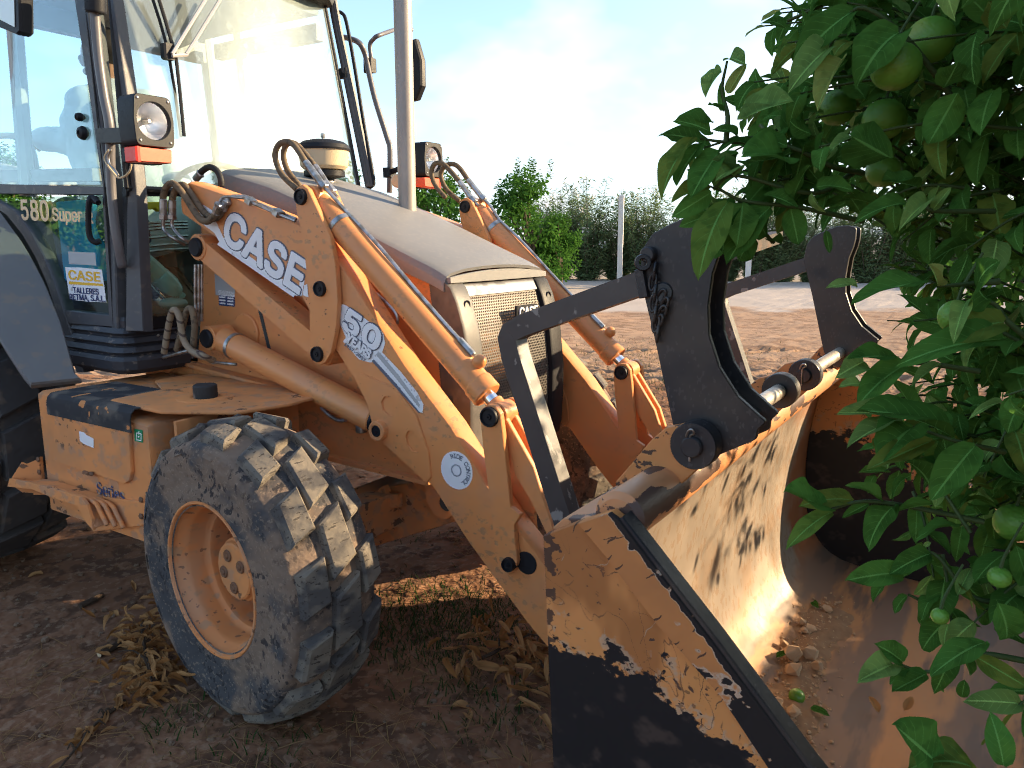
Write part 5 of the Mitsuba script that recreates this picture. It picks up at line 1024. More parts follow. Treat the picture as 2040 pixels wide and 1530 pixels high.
def grow(tip, d, L, n, hang=.0, size=(.07, .105), kinds=(.62, .33, .05), lo=False, hero=False):
    """One leafy twig ending at tip."""
    global count
    d = norm(d); base = tip-d*L; P = spline([base, base+d*L*.5+A([0, 0, .02]), tip], 4)
    if hides(tip, True) or hides(base, True) or hides(P[4], True): return None
    placed = 0
    for i in range(n):
        t = (i+.6)/n; p = P[0]*(1-t)+P[-1]*t; ang = i*2.4+rng.uniform(-.4, .4)
        x, y, z = frame(d); out = x*math.cos(ang)+y*math.sin(ang)
        ld = norm(out*rng.uniform(.6, 1.0)+d*rng.uniform(.35, .9)+A([0, 0, -hang*rng.random()])); nn = norm(A([0, 0, 1.])+d*.3+nrg.normal(0, .45, 3))
        k = rng.random(); kd = 0 if k < kinds[0] else 1 if k < kinds[0]+kinds[1] else 2
        if t > .85 and rng.random() < .3: kd = 2
        Lf = rng.uniform(*size)*(.8 if t > .85 else 1)
        if (clear(p+ld*Lf*.6) and rng.random() > .04) or hides(p+ld*Lf*.5) or hides(p+ld*Lf*.95): continue
        placed += 1; tpl = (LO if lo else HI); tpl = tpl[rng.randrange(len(tpl))]
        if hero and count < 290:
            R = basis(ld, nn); TR('leaf', trimesh.Trimesh(tpl[0]*Lf @ R.T+p, tpl[1], process=False), KIND[kd], uv=tpl[2]*A([.98, 1])+A([count % 40, 0])); count += 1
        else: mass[KIND[kd]].put(tpl, p, ld, nn, Lf)
    if placed > 3 and not (hides(tip) or hides(base) or hides(P[4])): twigs.append(tube(P, [.0032, .0014], 5, 0, False))
    return P if placed > 3 else None
# the twigs that carry the near sprays
for q in ([(1.731,-0.938,1.582),(1.7,-1.029,1.587),(1.652,-1.078,1.613),(1.622,-1.096,1.62),(1.566,-1.156,1.621),(1.531,-1.177,1.626)], [(1.565,-1.157,1.62),(1.563,-1.149,1.661),(1.552,-1.148,1.7),(1.554,-1.136,1.744)], [(1.747,-1.005,1.502),(1.673,-1.109,1.521),(1.596,-1.156,1.532),(1.56,-1.174,1.552)], [(1.717,-0.947,1.582),(1.686,-1.096,1.543),(1.585,-1.154,1.57),(1.555,-1.178,1.55)],
          [(1.86,-1.016,1.676),(1.792,-1.077,1.763),(1.732,-1.107,1.801),(1.702,-1.138,1.742)], [(1.927,-1.045,1.513),(1.857,-1.138,1.512),(1.85,-1.14,1.523)], [(2,-1.242,1.338),(1.959,-1.261,1.374),(1.943,-1.266,1.395),(1.914,-1.283,1.404)], [(1.945,-1.259,1.422),(1.882,-1.3,1.416)], [(1.932,-1.116,1.289),(1.848,-1.166,1.301),(1.815,-1.193,1.277),(1.794,-1.208,1.272)],
          [(1.972,-1.172,1.19),(1.918,-1.238,1.212),(1.865,-1.221,1.221)], [(1.959,-1.088,1.061),(1.843,-1.1,1.07),(1.792,-1.132,1.074),(1.757,-1.156,1.061)], [(2.024,-1.128,0.967),(1.957,-1.147,0.965),(1.899,-1.136,1.016),(1.866,-1.164,0.988)], [(1.931,-1.139,0.963),(1.902,-1.15,0.944),(1.875,-1.165,0.955)], [(2.035,-1.194,0.91),(1.962,-1.237,0.921),(1.914,-1.219,0.87),(1.873,-1.243,0.882)], [(2.035,-1.444,0.865),(1.987,-1.47,0.887),(1.948,-1.492,0.902)]):
    TR('twig', tube(q, [.0045, .0018], 6, 5, False), 'twig')
for q in ([(1.695,-1.051,1.723)], [(1.704,-0.927,1.71)], [(1.675,-0.99,1.617)], [(1.759,-0.979,1.59)], [(1.618,-1.011,1.578)], [(1.689,-0.997,1.544)], [(1.754,-1.058,1.516)], [(1.7,-0.879,1.668)], [(1.616,-1.07,1.59)], [(1.811,-1.032,1.471)], [(1.85,-0.977,1.608)], [(1.887,-0.991,1.712)], [(1.842,-1.099,1.354)], [(1.83,-1.09,1.15)], [(1.897,-1.101,1.457)], [(1.952,-1.135,1.142)], [(1.902,-1.087,0.959)], [(1.943,-1.178,0.865)], [(1.961,-1.174,0.939)], [(1.983,-1.143,1.016)], [(2.01,-1.278,0.873)], [(1.882,-0.911,1.814)], [(1.741,-0.936,1.837)], [(1.656,-0.929,1.843)], [(1.567,-1.067,1.585)], [(1.512,-1.144,1.613)], [(1.527,-1.145,1.561)], [(1.542,-1.146,1.514)], [(1.559,-1.089,1.615)], [(1.606,-1.078,1.531)], [(1.616,-1.02,1.654)], [(1.564,-1.052,1.549)], [(1.651,-0.969,1.673)], [(1.633,-0.964,1.748)], [(1.547,-1.071,1.512)], [(1.659,-0.88,1.78)]):
    tip = A(q[0]); grow(tip, norm(tip-(TRUNK+A([0, 0, 1.5])))*.8+nrg.normal(0, .4, 3), .16, 8, .3, (.055, .085), (.6, .33, .07), hero=True)
# the crown
n = 0
while n < 4600:
    if n % 5 < 3: p = A([2.92, -.32, 1.72])+A([1.52, 1.55, 1.25])*norm(nrg.normal(0, 1, 3))*rng.random()**.30
    else: p = A([3.75, 1.25, 1.15])+A([1.45, 1.5, 1.15])*norm(nrg.normal(0, 1, 3))*rng.random()**.33
    if p[2] < .40 or nnoise(p*2.6, 5) < .33 or (n % 5 < 3 and p[0] > 3.2) or clear(p): continue
    if np.linalg.norm(p-CAM) < .95 or (p[2] < .95 and p[0] < 2.35 and rng.random() < .8): continue
    dcam = norm(p-CAM); fc = dcam @ FWD
    d = p-limbs_all[np.argmin(np.linalg.norm(limbs_all-p, axis=1))]; d = norm(d)+A([0, 0, .25])
    L = rng.uniform(.2, .38); P = grow(p, d, L, 14, .35, (.045, .082), lo=np.linalg.norm(p-CAM) > 1.7)
    n += 1
    if P is not None and n % 8 == 0:
        j = np.argmin(np.linalg.norm(limbs_all-P[0], axis=1)); stems.append(tube([limbs_all[j], (limbs_all[j]+P[0])/2+A([0, 0, .05]), P[0]], [.010, .004], 5, 2, False))
TR('trunk', cat(*stems), 'bark', 40)
labels[TR('twigs', cat(*twigs), 'twig')] = {'label': 'the fine twigs inside the crown', 'kind': 'stuff'}
for k in KIND:
    if mass[k].V: labels[TR('foliage', mass[k].mesh(), k, uv=mass[k].uv())] = {'label': {'leaf_mature': 'full grown leaves among the twigs', 'leaf_mid': 'leaves of the outer twigs', 'leaf_young': 'pale young leaves at the shoot tips'}[k], 'kind': 'stuff'}
def fruit(c, r, i):
    a = ico(1, 3); v = A(a.vertices); v = v*(1+.02*(nnoise(v*2.2, i)-.5)[:, None]); v[:, 2] *= .95; v[:, 2] -= .06*np.exp(-((v[:, 0]**2+v[:, 1]**2)/.02))*np.sign(v[:, 2])
    return trimesh.Trimesh(v*r+A(c), a.faces, process=False)
for i, (q, r) in enumerate(FRUIT):
    k = TR('fruit', fruit(q, r, i), 'fruit_skin'); tp_ = q+A([0, 0, r*.86]); add(k+'__stalk', cat(tube([tp_, tp_+A([.004, .006, .02]), tp_+A([.02, .03, .06])], [.0028, .0018], 6, 3), *[hull([tp_+A([0, 0, .002]), tp_+A([r*.28*math.cos(a), r*.28*math.sin(a), -.002]), tp_+A([r*.1*math.cos(a+.5), r*.1*math.sin(a+.5), 0]), tp_+A([r*.1*math.cos(a-.5), r*.1*math.sin(a-.5), .001])]) for a in np.arange(5)*1.2566]), 'twig', 40)

# ---- trees, hedge and posts behind the lane
def crown_tree(seed, h, r, nleaf, size, shoots=7):
    g = np.random.default_rng(seed); lv = Leaves(); blobs = []
    for k in range(26):
        a = g.uniform(0, 6.28); rr = r*.72*math.sqrt(g.random()); z = h*(.14+.72*g.random())
        rr *= np.interp(z/h, [0, .3, .7, 1], [.85, 1, .9, .45]); blobs.append((A([rr*math.cos(a), rr*math.sin(a), z]), r*g.uniform(.28, .42)))
    for k in range(nleaf):
        c, br = blobs[g.integers(len(blobs))]; u = norm(g.normal(0, 1, 3)); p = c+u*br*(.55+.5*g.random())
        if nnoise(p*3.1, seed) < .33: continue
        lv.put(LO[g.integers(3)], p, norm(u+g.normal(0, .6, 3)), norm(A([0, 0, 1])+u*.6+g.normal(0, .5, 3)), size*g.uniform(.7, 1.25))
    for k in range(shoots):
        a = g.uniform(0, 6.28); b = A([r*.5*math.cos(a)*g.random(), r*.5*math.sin(a)*g.random(), h*.86]); hh = h*g.uniform(.10, .24)
        for q in range(34):
            t = q/34; p = b+A([.03*math.sin(q), .03*math.cos(q*1.7), hh*t]); u = norm(A([math.cos(q*2.4), math.sin(q*2.4), .7])); lv.put(LO[q % 3], p, u, (0, 0, 1), size*.9)
    tr = cat(tube([(0, 0, 0), (.03, 0, h*.25), (0, .04, h*.5)], [.10, .08, .05], 8, 3), *[tube([(0, 0, h*.25), b*A([.5, .5, .8]), b], [.05, .012], 5, 3) for b, _ in blobs[:12]])
    return lv.mesh(), tr
far_dicts = []
for i in range(3):
    a, b = crown_tree(50+i, 2.9, 1.15, 7500, .095); far_dicts.append((mikit.ply(a, 'leaf_far', True), mikit.ply(b, 'bark', 40)))
FAR = [((-9.75, 18.7), 2, .62, 1.0, 'low bright orange tree standing against the left end of the hedge'), ((2.6, 4.9), 1, 1.0, 2.0, 'orange tree at the far end of the bucket, half hidden behind the near leaves'), ((-10.4, 18.0), 0, 1.0, 0, 'bright green orange tree just left of the flowering hedge'), ((-12.6, 16.2), 1, .98, 1.0, 'bright orange tree behind the hoses on the far loader arm'),
       ((-14.6, 14.2), 2, 1.0, 2.2, 'orange tree behind the cab windscreen, far side of lane'), ((-16.4, 12.0), 0, .95, 3.0, 'orange tree seen through the middle of the cab'), ((-18.2, 9.8), 1, .98, 4.0, 'orange tree seen through the rear cab window'), ((-19.6, 7.4), 2, 1.0, 5.2, 'orange tree seen through the cab door window'),
       ((-7.4, -4.1), 1, .8, .6, 'orange tree across the row, reflected in the cab door'), ((-10.8, -5.4), 0, .85, 1.6, 'second orange tree across the row, reflected in the lower door glass'), ((-14.4, -6.8), 2, .9, 2.6, 'third orange tree across the row, farthest back')]
for (x, y), v, s, a, lab in FAR:
    k = numbered('orange_tree'); s = s*1.32 if y > 6 else s
    tw = T().translate([x, y, -.03]).rotate([0, 0, 1], math.degrees(a)).scale(s)
    scene[k+'__crown'] = {**far_dicts[v][0], 'to_world': tw}; scene[k+'__trunk'] = {**far_dicts[v][1], 'to_world': tw}
    tag(k, lab, 'tree', 'orange trees of the orchard rows')
labels[TREE]['group'] = 'orange trees of the orchard rows'
def oleander(seed):
    g = np.random.default_rng(seed); lv = Leaves(); fl = Leaves(); st = []
    tpl = (A([(0, 0, 0), (.4, -.11, .03), (.4, .11, .03), (1, 0, -.12)]), A([(0, 1, 2), (1, 3, 2)])); pet = leaf(1, .9, .3, .6, .1, 4, 1, 3, 0)
    for k in range(60):
        a = g.uniform(0, 6.28); lean = g.uniform(.05, .42); h = g.uniform(1.5, 3.35)*(1.05-lean*.5); dr_ = A([math.cos(a)*lean, math.sin(a)*lean, 1.0])
        P = [A([.2*math.cos(a), .2*math.sin(a), 0])+dr_*h*t+A([math.cos(a), math.sin(a), -.4])*lean*.8*h*t*t*.6 for t in np.linspace(0, 1, 6)]
        st.append(tube(P, [.016, .005], 4, 0, False))
        for q in range(190):
            t = g.uniform(.03, 1.0); i = min(int(t*5), 4); p = P[i]*(1-(t*5-i))+P[i+1]*(t*5-i)+g.normal(0, .07, 3); aa = g.uniform(0, 6.28)
            lv.put(tpl, p, norm((math.cos(aa), math.sin(aa), g.uniform(-.4, 1.0))), norm(A([0, 0, 1])+g.normal(0, .5, 3)), g.uniform(.13, .22))
        if g.random() < .30:
            for q in range(16): fl.put(pet, P[-1]+g.normal(0, .07, 3), norm(g.normal(0, 1, 3)), (0, 0, 1), .055)
    return lv.mesh(), cat(*st), fl.mesh()
OL = []
for i in range(3):
    a, b, c = oleander(80+i); OL.append((mikit.ply(a, 'leaf_oleander', False), mikit.ply(b, 'bark', True), mikit.ply(c, 'petal', True)))
h0, h1 = A([-12.6, 24.2, 0]), A([2.5, 29.3, 0])
NH = 17
for i in range(NH):
    p = lerp(h0, h1, i/(NH-1))+A([rng.uniform(-.15, .15), rng.uniform(-.3, .3), 0]); k = numbered('oleander_shrub'); s = rng.uniform(.78, 1.2); tw = T().translate([p[0], p[1], -.05]).rotate([0, 0, 1], i*77.).scale([s*1.05, s*1.05, s])
    for j, nm_ in enumerate(('foliage', 'stem', 'flower')): scene[k+'__'+nm_] = {**OL[i % 3][j], 'to_world': tw}
    tag(k, 'tall white flowering oleander, number %s from the left end of the far hedge' % ('one two three four five six seven eight nine ten eleven twelve thirteen fourteen fifteen sixteen seventeen'.split()[i]), 'shrub', 'oleanders of the far hedge')
    for nm_, ds in (('foliage', 'narrow leaves'), ('flower', 'white flower heads'), ('stem', 'upright stems')): labels[k+'__'+nm_] = {'label': ds, 'kind': 'stuff'}
for i, (q, lab) in enumerate((([(-10.16,23.899,0)][0], 'white concrete post against the oleander hedge, left of the claw'), ([(-5.908,25.402,0)][0], 'white concrete post seen between the two claw jaws'))):
    k = add('fence_post', cat(slabz([(-.085, -.085), (.085, -.085), (.085, .085), (-.085, .085)], -.1, 2.95, .015)), 'post_white', 20)
    m = T().translate([q[0]*.93+.14, q[1]*.93-.17, 0]).rotate([0, 0, 1], 20); scene[k]['to_world'] = m
    tag(k, lab, 'post', 'posts along the hedge')

# ---------------------------------------------------------------- operator in the cab
def body(bones, res=.02, it=10):
    ms = []
    for a, ra, b, rb in bones:
        pts = np.vstack([A(ico(ra, 2).vertices)+A(a), A(ico(rb, 2).vertices)+A(b)])
        ms.append(manifold3d.Manifold.hull_points(pts.astype(np.float32)))
    m = ms[0]
    for q in ms[1:]: m = m+q
    m = m.refine_to_length(res); me = m.to_mesh()
    t = trimesh.Trimesh(me.vert_properties[:, :3], me.tri_verts, process=True)
    trimesh.smoothing.filter_taubin(t, iterations=it); return t
labels['person'] = {'label': 'operator in a pale shirt seated in the cab, reaching for a lever', 'category': 'person'}
s1, s2, el_, wr_ = (A(q) for q in [(-1.477,-0.42,2.039),(-1.395,-0.22,2.055),(-1.518,-0.46,1.892),(-1.829,-0.46,1.925)])
nk = (s1+s2)/2+A([0, 0, .05]); hd = A([(-1.46,-0.32,2.247)][0]); hip = (s1+s2)/2+A([.05, .08, -.50]); hip1 = hip+A([.0, -.12, 0]); hip2 = hip+A([.05, .12, 0])
kn1, kn2 = hip1+A([-.38, -.02, .04]), hip2+A([-.38, .08, .04])
an1, an2 = kn1+A([.02, 0, -.38]), kn2+A([.02, 0, -.38])
el2 = s2+A([-.05, .16, -.27]); wr2 = el2+A([-.22, .0, .03])
ha = wr_+norm(wr_-el_)*.06+A([0, 0, -.02]); hb = wr2+A([-.07, 0, 0])
skin = [(nk-A([0, 0, .02]), .055, hd-A([0, 0, .08]), .052), (hd+A([-.02, -.0, .02]), .088, hd+A([-.01, 0, -.06]), .066), (hd+A([-.085, -.03, -.03]), .014, hd+A([-.10, -.035, -.045]), .016), (hd+A([-.03, -.088, -.01]), .018, hd+A([-.02, -.09, -.03]), .014)]
for w, e, h in ((wr_, el_, ha), (wr2, el2, hb)):
    d = norm(w-e); up_ = A([0, 0, 1.]); side = norm(np.cross(d, up_)); skin += [(e, .042, w, .028), (w, .028, h, .036)]
    for f in range(4):
        o = h+side*(.028-.019*f)+d*.02; l = (.036, .042, .039, .030)[f]; a = o+d*l; b = a+d*.012-up_*.028; c = b-d*.018-up_*.012
        skin += [(o, .011, a, .0095), (a, .0095, b, .009), (b, .009, c, .008)]
    t0_ = h+side*.034-d*.01; t1_ = t0_+side*.02+d*.026-up_*.01; skin += [(t0_, .013, t1_, .011), (t1_, .011, t1_+d*.024-up_*.018, .009)]
skin += [(hip1, .10, kn1, .07), (hip2, .10, kn2, .07), (kn1, .065, an1, .045), (kn2, .065, an2, .045), (an1, .045, an1+A([-.14, 0, -.04]), .035), (an2, .045, an2+A([-.14, 0, -.04]), .035), (hip, .13, nk-A([0, 0, .12]), .12), (nk, .06, s1, .05), (nk, .06, s2, .05), (s1, .05, el_, .043), (s2, .05, el2, .043)]
add('person__body', body(skin, .018, 8), 'skin', True)
shirt = [(hip, .165, (s1+s2)/2-A([0, 0, .10]), .165), (hip1, .13, s1-A([0, 0, .08]), .11), (hip2, .13, s2-A([0, 0, .08]), .11), (s1, .085, s2, .085), (nk, .07, s1, .078), (nk, .07, s2, .078), (s1, .082, lerp(s1, el_, .5), .078), (lerp(s1, el_, .5), .078, el_, .066), (el_, .066, lerp(el_, wr_, .85), .052), (s2, .08, el2, .066), (el2, .066, lerp(el2, wr2, .85), .05)]
sm_ = body(shirt, .02, 8); v = A(sm_.vertices); sm_.vertices = v+A(sm_.vertex_normals)*((nfbm(v*13, 3, 4)-.5)*.022)[:, None]
add('person__shirt', sm_, 'shirt', True)
add('person__trousers', body([(hip, .15, hip1, .14), (hip1, .115, kn1, .085), (hip2, .115, kn2, .085), (kn1, .085, an1, .065), (kn2, .085, an2, .065)], .03, 8), 'jeans', True)
add('person__hair', ico(.098, 3, hd+A([.015, .0, .045]), (1, .92, .85)), 'hair', True)
M('cab__control_lever', cat(rod(ha+A([-.04, .02, -.30]), ha+A([-.045, 0, .0]), .009), ico(.024, 2, ha+A([-.045, 0, .01]))), 'interior_dark', 30)

# ---------------------------------------------------------------- prints and stickers
def on_plane(y, o, e, t):
    """o, e: ends of the baseline in (x, z); t: a point above o. Returns origin, right, up, baseline length, height."""
    o, e, t = A(o), A(e), A(t); r = e-o; L = np.linalg.norm(r); r = r/L; u = A([-r[1], r[0]]); h = (t-o) @ u
    return A([o[0], y, o[1]]), A([r[0], 0, r[1]]), A([u[0], 0, u[1]]), L, h
def lettering(key, text, y, b, m, bold=True, grow=0, m2=None, width=1.0):
    o, r, u, L, h = on_plane(y, *b); tm = text_mesh(text, h, .0012, bold); w = tm.bounds[1][0]-tm.bounds[0][0]; sx = L*width/w
    tm.vertices -= A([tm.bounds[0][0], 0, 0]); tm.vertices *= A([sx, 1, 1])
    if grow:
        M(key+'_outline', decal(flat(outline_of(tm, grow)), o-A([0, .0006, 0]), r, u), m2, False)
        tm = flat(outline_of(tm, grow*.42))
    return M(key, decal(tm, o-A([0, .0024 if grow else .0008, 0]), r, u), m, False)
ya = -.5052
lettering('loader_arm__lettering', 'CASE', ya, [(-0.512,1.475),(-0.118,1.291),(-0.467,1.579)], 'white_print', True, .008, 'print_grey', 1.0)
def patch(key, y, poly, m, th=.001): return M(key, slab(poly, y, y-th, 0), m, False)
patch('loader_arm__print', ya-.0006, [(-0.633,1.604),(-0.609,1.602),(-0.548,1.575),(-0.545,1.542),(-0.506,1.48),(-0.12,1.298),(-0.132,1.28),(-0.176,1.303),(-0.525,1.458),(-0.556,1.498),(-0.623,1.532),(-0.637,1.562)], 'white_print')
patch('loader_arm__print', ya-.0022, [(-0.53,1.467),(-0.139,1.285),(-0.147,1.276),(-0.543,1.456)], 'sticker_white')
patch('loader_arm__print', ya-.0006, [(-0.113,1.333),(-0.089,1.359),(-0.091,1.33),(-0.109,1.281),(-0.126,1.284)], 'sticker_white')
patch('loader_arm__print', ya-.0006, [(-0.092,1.32),(-0.077,1.324),(-0.075,1.279),(-0.104,1.285)], 'sticker_white')
# anniversary emblem with its long blade
patch('loader_arm__emblem', ya-.0006, [(0.062,1.258),(0.091,1.262),(0.124,1.25),(0.151,1.238),(0.262,1.176),(0.269,1.143),(0.255,1.113),(0.334,1.054),(0.399,0.995),(0.423,0.958),(0.418,0.931),(0.405,0.932),(0.312,1.014),(0.223,1.08),(0.201,1.075),(0.152,1.081),(0.081,1.137),(0.096,1.151),(0.066,1.204)], 'sticker_white')
patch('loader_arm__emblem_line', ya-.0022, [(0.242,1.115),(0.325,1.043),(0.41,0.957),(0.406,0.946),(0.317,1.029),(0.229,1.104)], 'print_grey_light')
patch('loader_arm__emblem_line', ya-.0022, [(0.219,1.087),(0.312,1.015),(0.41,0.93),(0.403,0.93),(0.303,1.008),(0.21,1.081)], 'print_grey')
lettering('loader_arm__emblem_number', '50', ya-.0022, [(0.082,1.184),(0.234,1.113),(0.124,1.245)], 'white_print', True, .006, 'print_grey')
lettering('loader_arm__emblem_years', 'YEARS', ya-.0050, [(0.1,1.143),(0.202,1.088),(0.12,1.166)], 'white_print', True, .0035, 'print_grey')
lettering('loader_arm__emblem_dates', '1957-2007', ya-.0022, [(0.088,1.125),(0.179,1.075),(0.095,1.134)], 'print_grey', True)
# round sticker
cx, cz = [(0.55,0.762)][0]; rr = .5*abs([(0.551,0.824)][0][1]-[(0.549,0.701)][0][1])
k = M('loader_arm__round_sticker', rod((cx, ya+.001, cz), (cx, ya-.0012, cz), rr, 48, .0003), 'white_print', 20)
for i, ch in enumerate('RIDE CONTROL'):
    if ch == ' ': continue
    a = math.radians(112-i*15.2); rad = rr*.64; u = A([math.cos(a), 0, math.sin(a)]); r = A([math.sin(a), 0, -math.cos(a)]); tm = text_mesh(ch, rr*.235, .0008, True)
    M('loader_arm__round_sticker__letter', decal(tm, A([cx, ya-.0014, cz])+u*rad-r*tm.bounds[1][0]*.5, r, u), 'print_grey', False)
M('loader_arm__round_sticker__ring', lathe([(rr*.27, 0), (rr*.27, .0014), (rr*.32, .0014), (rr*.32, 0)], (cx, ya-.001, cz), (0, -1, 0), 32), 'print_grey', False)
# data plates on the tower
patch('chassis_tower__data_plate', -.3755, [(-0.747,1.34),(-0.628,1.289),(-0.628,1.266),(-0.638,1.257),(-0.75,1.253)], 'print_grey_light')
patch('chassis_tower__data_plate', -.3755, [(-0.732,1.276),(-0.63,1.269),(-0.636,1.212),(-0.732,1.213)], 'sticker_white')
for i in range(2):
    for j in range(3):
        u0, v0 = 438+i*15.5, 589+j*7; q = None
for q in ([(-0.73,1.254),(-0.631,1.25),(-0.635,1.212),(-0.731,1.213)],): patch('chassis_tower__data_plate', -.3767, q, 'print_navy')
for q in ([(-0.724,1.25),(-0.686,1.25),(-0.687,1.244),(-0.725,1.244)], [(-0.674,1.248),(-0.637,1.247),(-0.638,1.241),(-0.675,1.242)], [(-0.725,1.238),(-0.688,1.237),(-0.688,1.231),(-0.726,1.232)], [(-0.675,1.236),(-0.639,1.235),(-0.639,1.229),(-0.676,1.23)], [(-0.723,1.226),(-0.689,1.225),(-0.69,1.219),(-0.724,1.22)], [(-0.677,1.224),(-0.64,1.223),(-0.64,1.217),(-0.677,1.218)]): patch('chassis_tower__data_plate_row', -.3779, q, 'sticker_white')
# tool box stickers
patch('tool_box__green_sticker', -.9512, [(-0.446,0.857),(-0.4,0.858),(-0.404,0.815),(-0.449,0.815)], 'print_green')
M('tool_box__green_sticker__symbol', cat(*[bar(a, b, .003, .001, (0, 1, 0), 0) for a, b in zip([(-0.433,-0.953,0.845),(-0.437,-0.953,0.821),(-0.411,-0.953,0.821),(-0.407,-0.953,0.845)], [(-0.437,-0.953,0.821),(-0.411,-0.953,0.821),(-0.407,-0.953,0.845),(-0.433,-0.953,0.845)])], rod([(-0.419,-0.953,0.852)][0], [(-0.421,-0.953,0.84)][0], .0015, 6), ico(.0035, 1, [(-0.422,-0.953,0.833)][0])), 'white_print', False)
patch('tool_box__torn_sticker', -.9655, [(-0.764,0.809),(-0.732,0.809),(-0.72,0.802),(-0.674,0.794),(-0.68,0.76),(-0.714,0.763),(-0.746,0.767),(-0.764,0.774)], 'sticker_white')
lettering('tool_box__lettering', 'Series', -.9512, [(-0.713,0.586),(-0.54,0.585),(-0.699,0.629)], 'series_print', True)
# door glass
lettering('cab__door_lettering', '580', -.668, [(-1.612,1.559),(-1.391,1.55),(-1.586,1.639)], 'print_cream', True)
lettering('cab__door_lettering', 'Super', -.668, [(-1.364,1.551),(-1.149,1.543),(-1.35,1.601)], 'print_cream', True)
lettering('cab__door_lettering', 'R', -.668, [(-1.114,1.539),(-1.069,1.536),(-1.102,1.584)], 'print_cream', True)
ys_ = -.668
patch('cab__dealer_sticker', ys_, [(-1.309,1.364),(-1.196,1.364),(-1.043,1.359),(-1.037,1.295),(-1.033,1.232),(-1.148,1.229),(-1.259,1.231),(-1.299,1.237)], 'sticker_white')
lettering('cab__dealer_sticker__name', 'CASE', ys_-.0015, [(-1.286,1.316),(-1.057,1.312),(-1.275,1.352)], 'print_yellow', True)
patch('cab__dealer_sticker__rule', ys_-.0015, [(-1.287,1.307),(-1.044,1.304),(-1.042,1.295),(-1.29,1.295)], 'print_yellow')
lettering('cab__dealer_sticker__line', 'TALLERES', ys_-.0015, [(-1.262,1.261),(-1.076,1.26),(-1.254,1.284)], 'print_navy', True)
lettering('cab__dealer_sticker__line', 'RETMA, S.A.L.', ys_-.0015, [(-1.294,1.233),(-1.035,1.234),(-1.286,1.256)], 'print_navy', True)
patch('cab__faded_sticker', ys_, [(-1.274,1.427),(-1.078,1.424),(-1.079,1.374),(-1.276,1.377)], 'print_grey_light')

# ---------------------------------------------------------------- ground litter
def on_ground(x, y): return float(ground_z(A([x]), A([y]))[0])
gl, gg = Leaves(), Leaves()
bl = (A([(0, -.013, 0), (0, .013, 0), (.5, -.012, .05), (.5, .012, .05), (1, 0, .02)]), A([(0, 2, 1), (1, 2, 3), (2, 4, 3)]))
gb = (A([(0, -.05, 0), (0, .05, 0), (.45, -.045, .0), (.45, .045, .0), (.8, -.03, .12), (.8, .03, .12), (1, 0, .3)]), A([(0, 2, 1), (1, 2, 3), (2, 4, 3), (3, 4, 5), (4, 6, 5)]))
N_ = 15000; X = nrg.uniform(-2.6, 2.2, N_); Y = nrg.uniform(-1.7, 2.6, N_)
dn = nfbm(np.stack([X*1.7, Y*1.7, X*0], -1), 3, 8)+nfbm(np.stack([X*.6, Y*.6, X*0+3], -1), 2, 4)*.5-.25+.22*np.exp(-((X-.2)**2+(Y+.3)**2)/.5)
keep = dn > .60; X, Y = X[keep], Y[keep]; Z = ground_z(X, Y)
for x, y, z in zip(X, Y, Z):
    a = rng.uniform(0, 6.28); gl.put(bl, (x, y, z+rng.uniform(0, .012)), (math.cos(a), math.sin(a), rng.uniform(-.05, .25)), (rng.uniform(-.5, .5), rng.uniform(-.5, .5), 1), rng.uniform(.04, .13))
labels[add('dry_grass', gl.mesh(), 'grass_dry', False)] = {'label': 'pale dry straw scattered over the brown soil', 'category': 'grass', 'kind': 'stuff'}
spots = [(A(q), r, n) for q, r, n in (([(0.111,-0.099,0)][0], .17, 700), ([(0.306,-0.025,0)][0], .12, 450), ([(0.138,-0.346,0)][0], .15, 380), ([(-0.069,-1.132,0)][0], .06, 90), ([(0.247,-1.07,0)][0], .10, 110), ([(0.439,-0.402,0)][0], .12, 260), ([(-2.08,7.325,0)][0], .9, 1400), ([(-1.008,5.319,0)][0], .7, 900), ([(0.733,-0.528,0)][0], .10, 160), ([(-0.741,0.628,0)][0], .18, 260))]
for c, r, n_ in spots:
    for i in range(n_):
        q = c+A([rng.gauss(0, r), rng.gauss(0, r), 0]); a = rng.uniform(0, 6.28); l = rng.uniform(.02, .05)*(1 if r < .5 else 1.2)
        gg.put(gb, (q[0], q[1], on_ground(q[0], q[1])-.004), (math.cos(a)*.5, math.sin(a)*.5, 1), (math.cos(a), math.sin(a), -.4), l)
labels[add('green_grass', gg.mesh(), 'grass_green', False)] = {'label': 'small tufts of short green grass beside the tyre', 'category': 'grass', 'kind': 'stuff'}
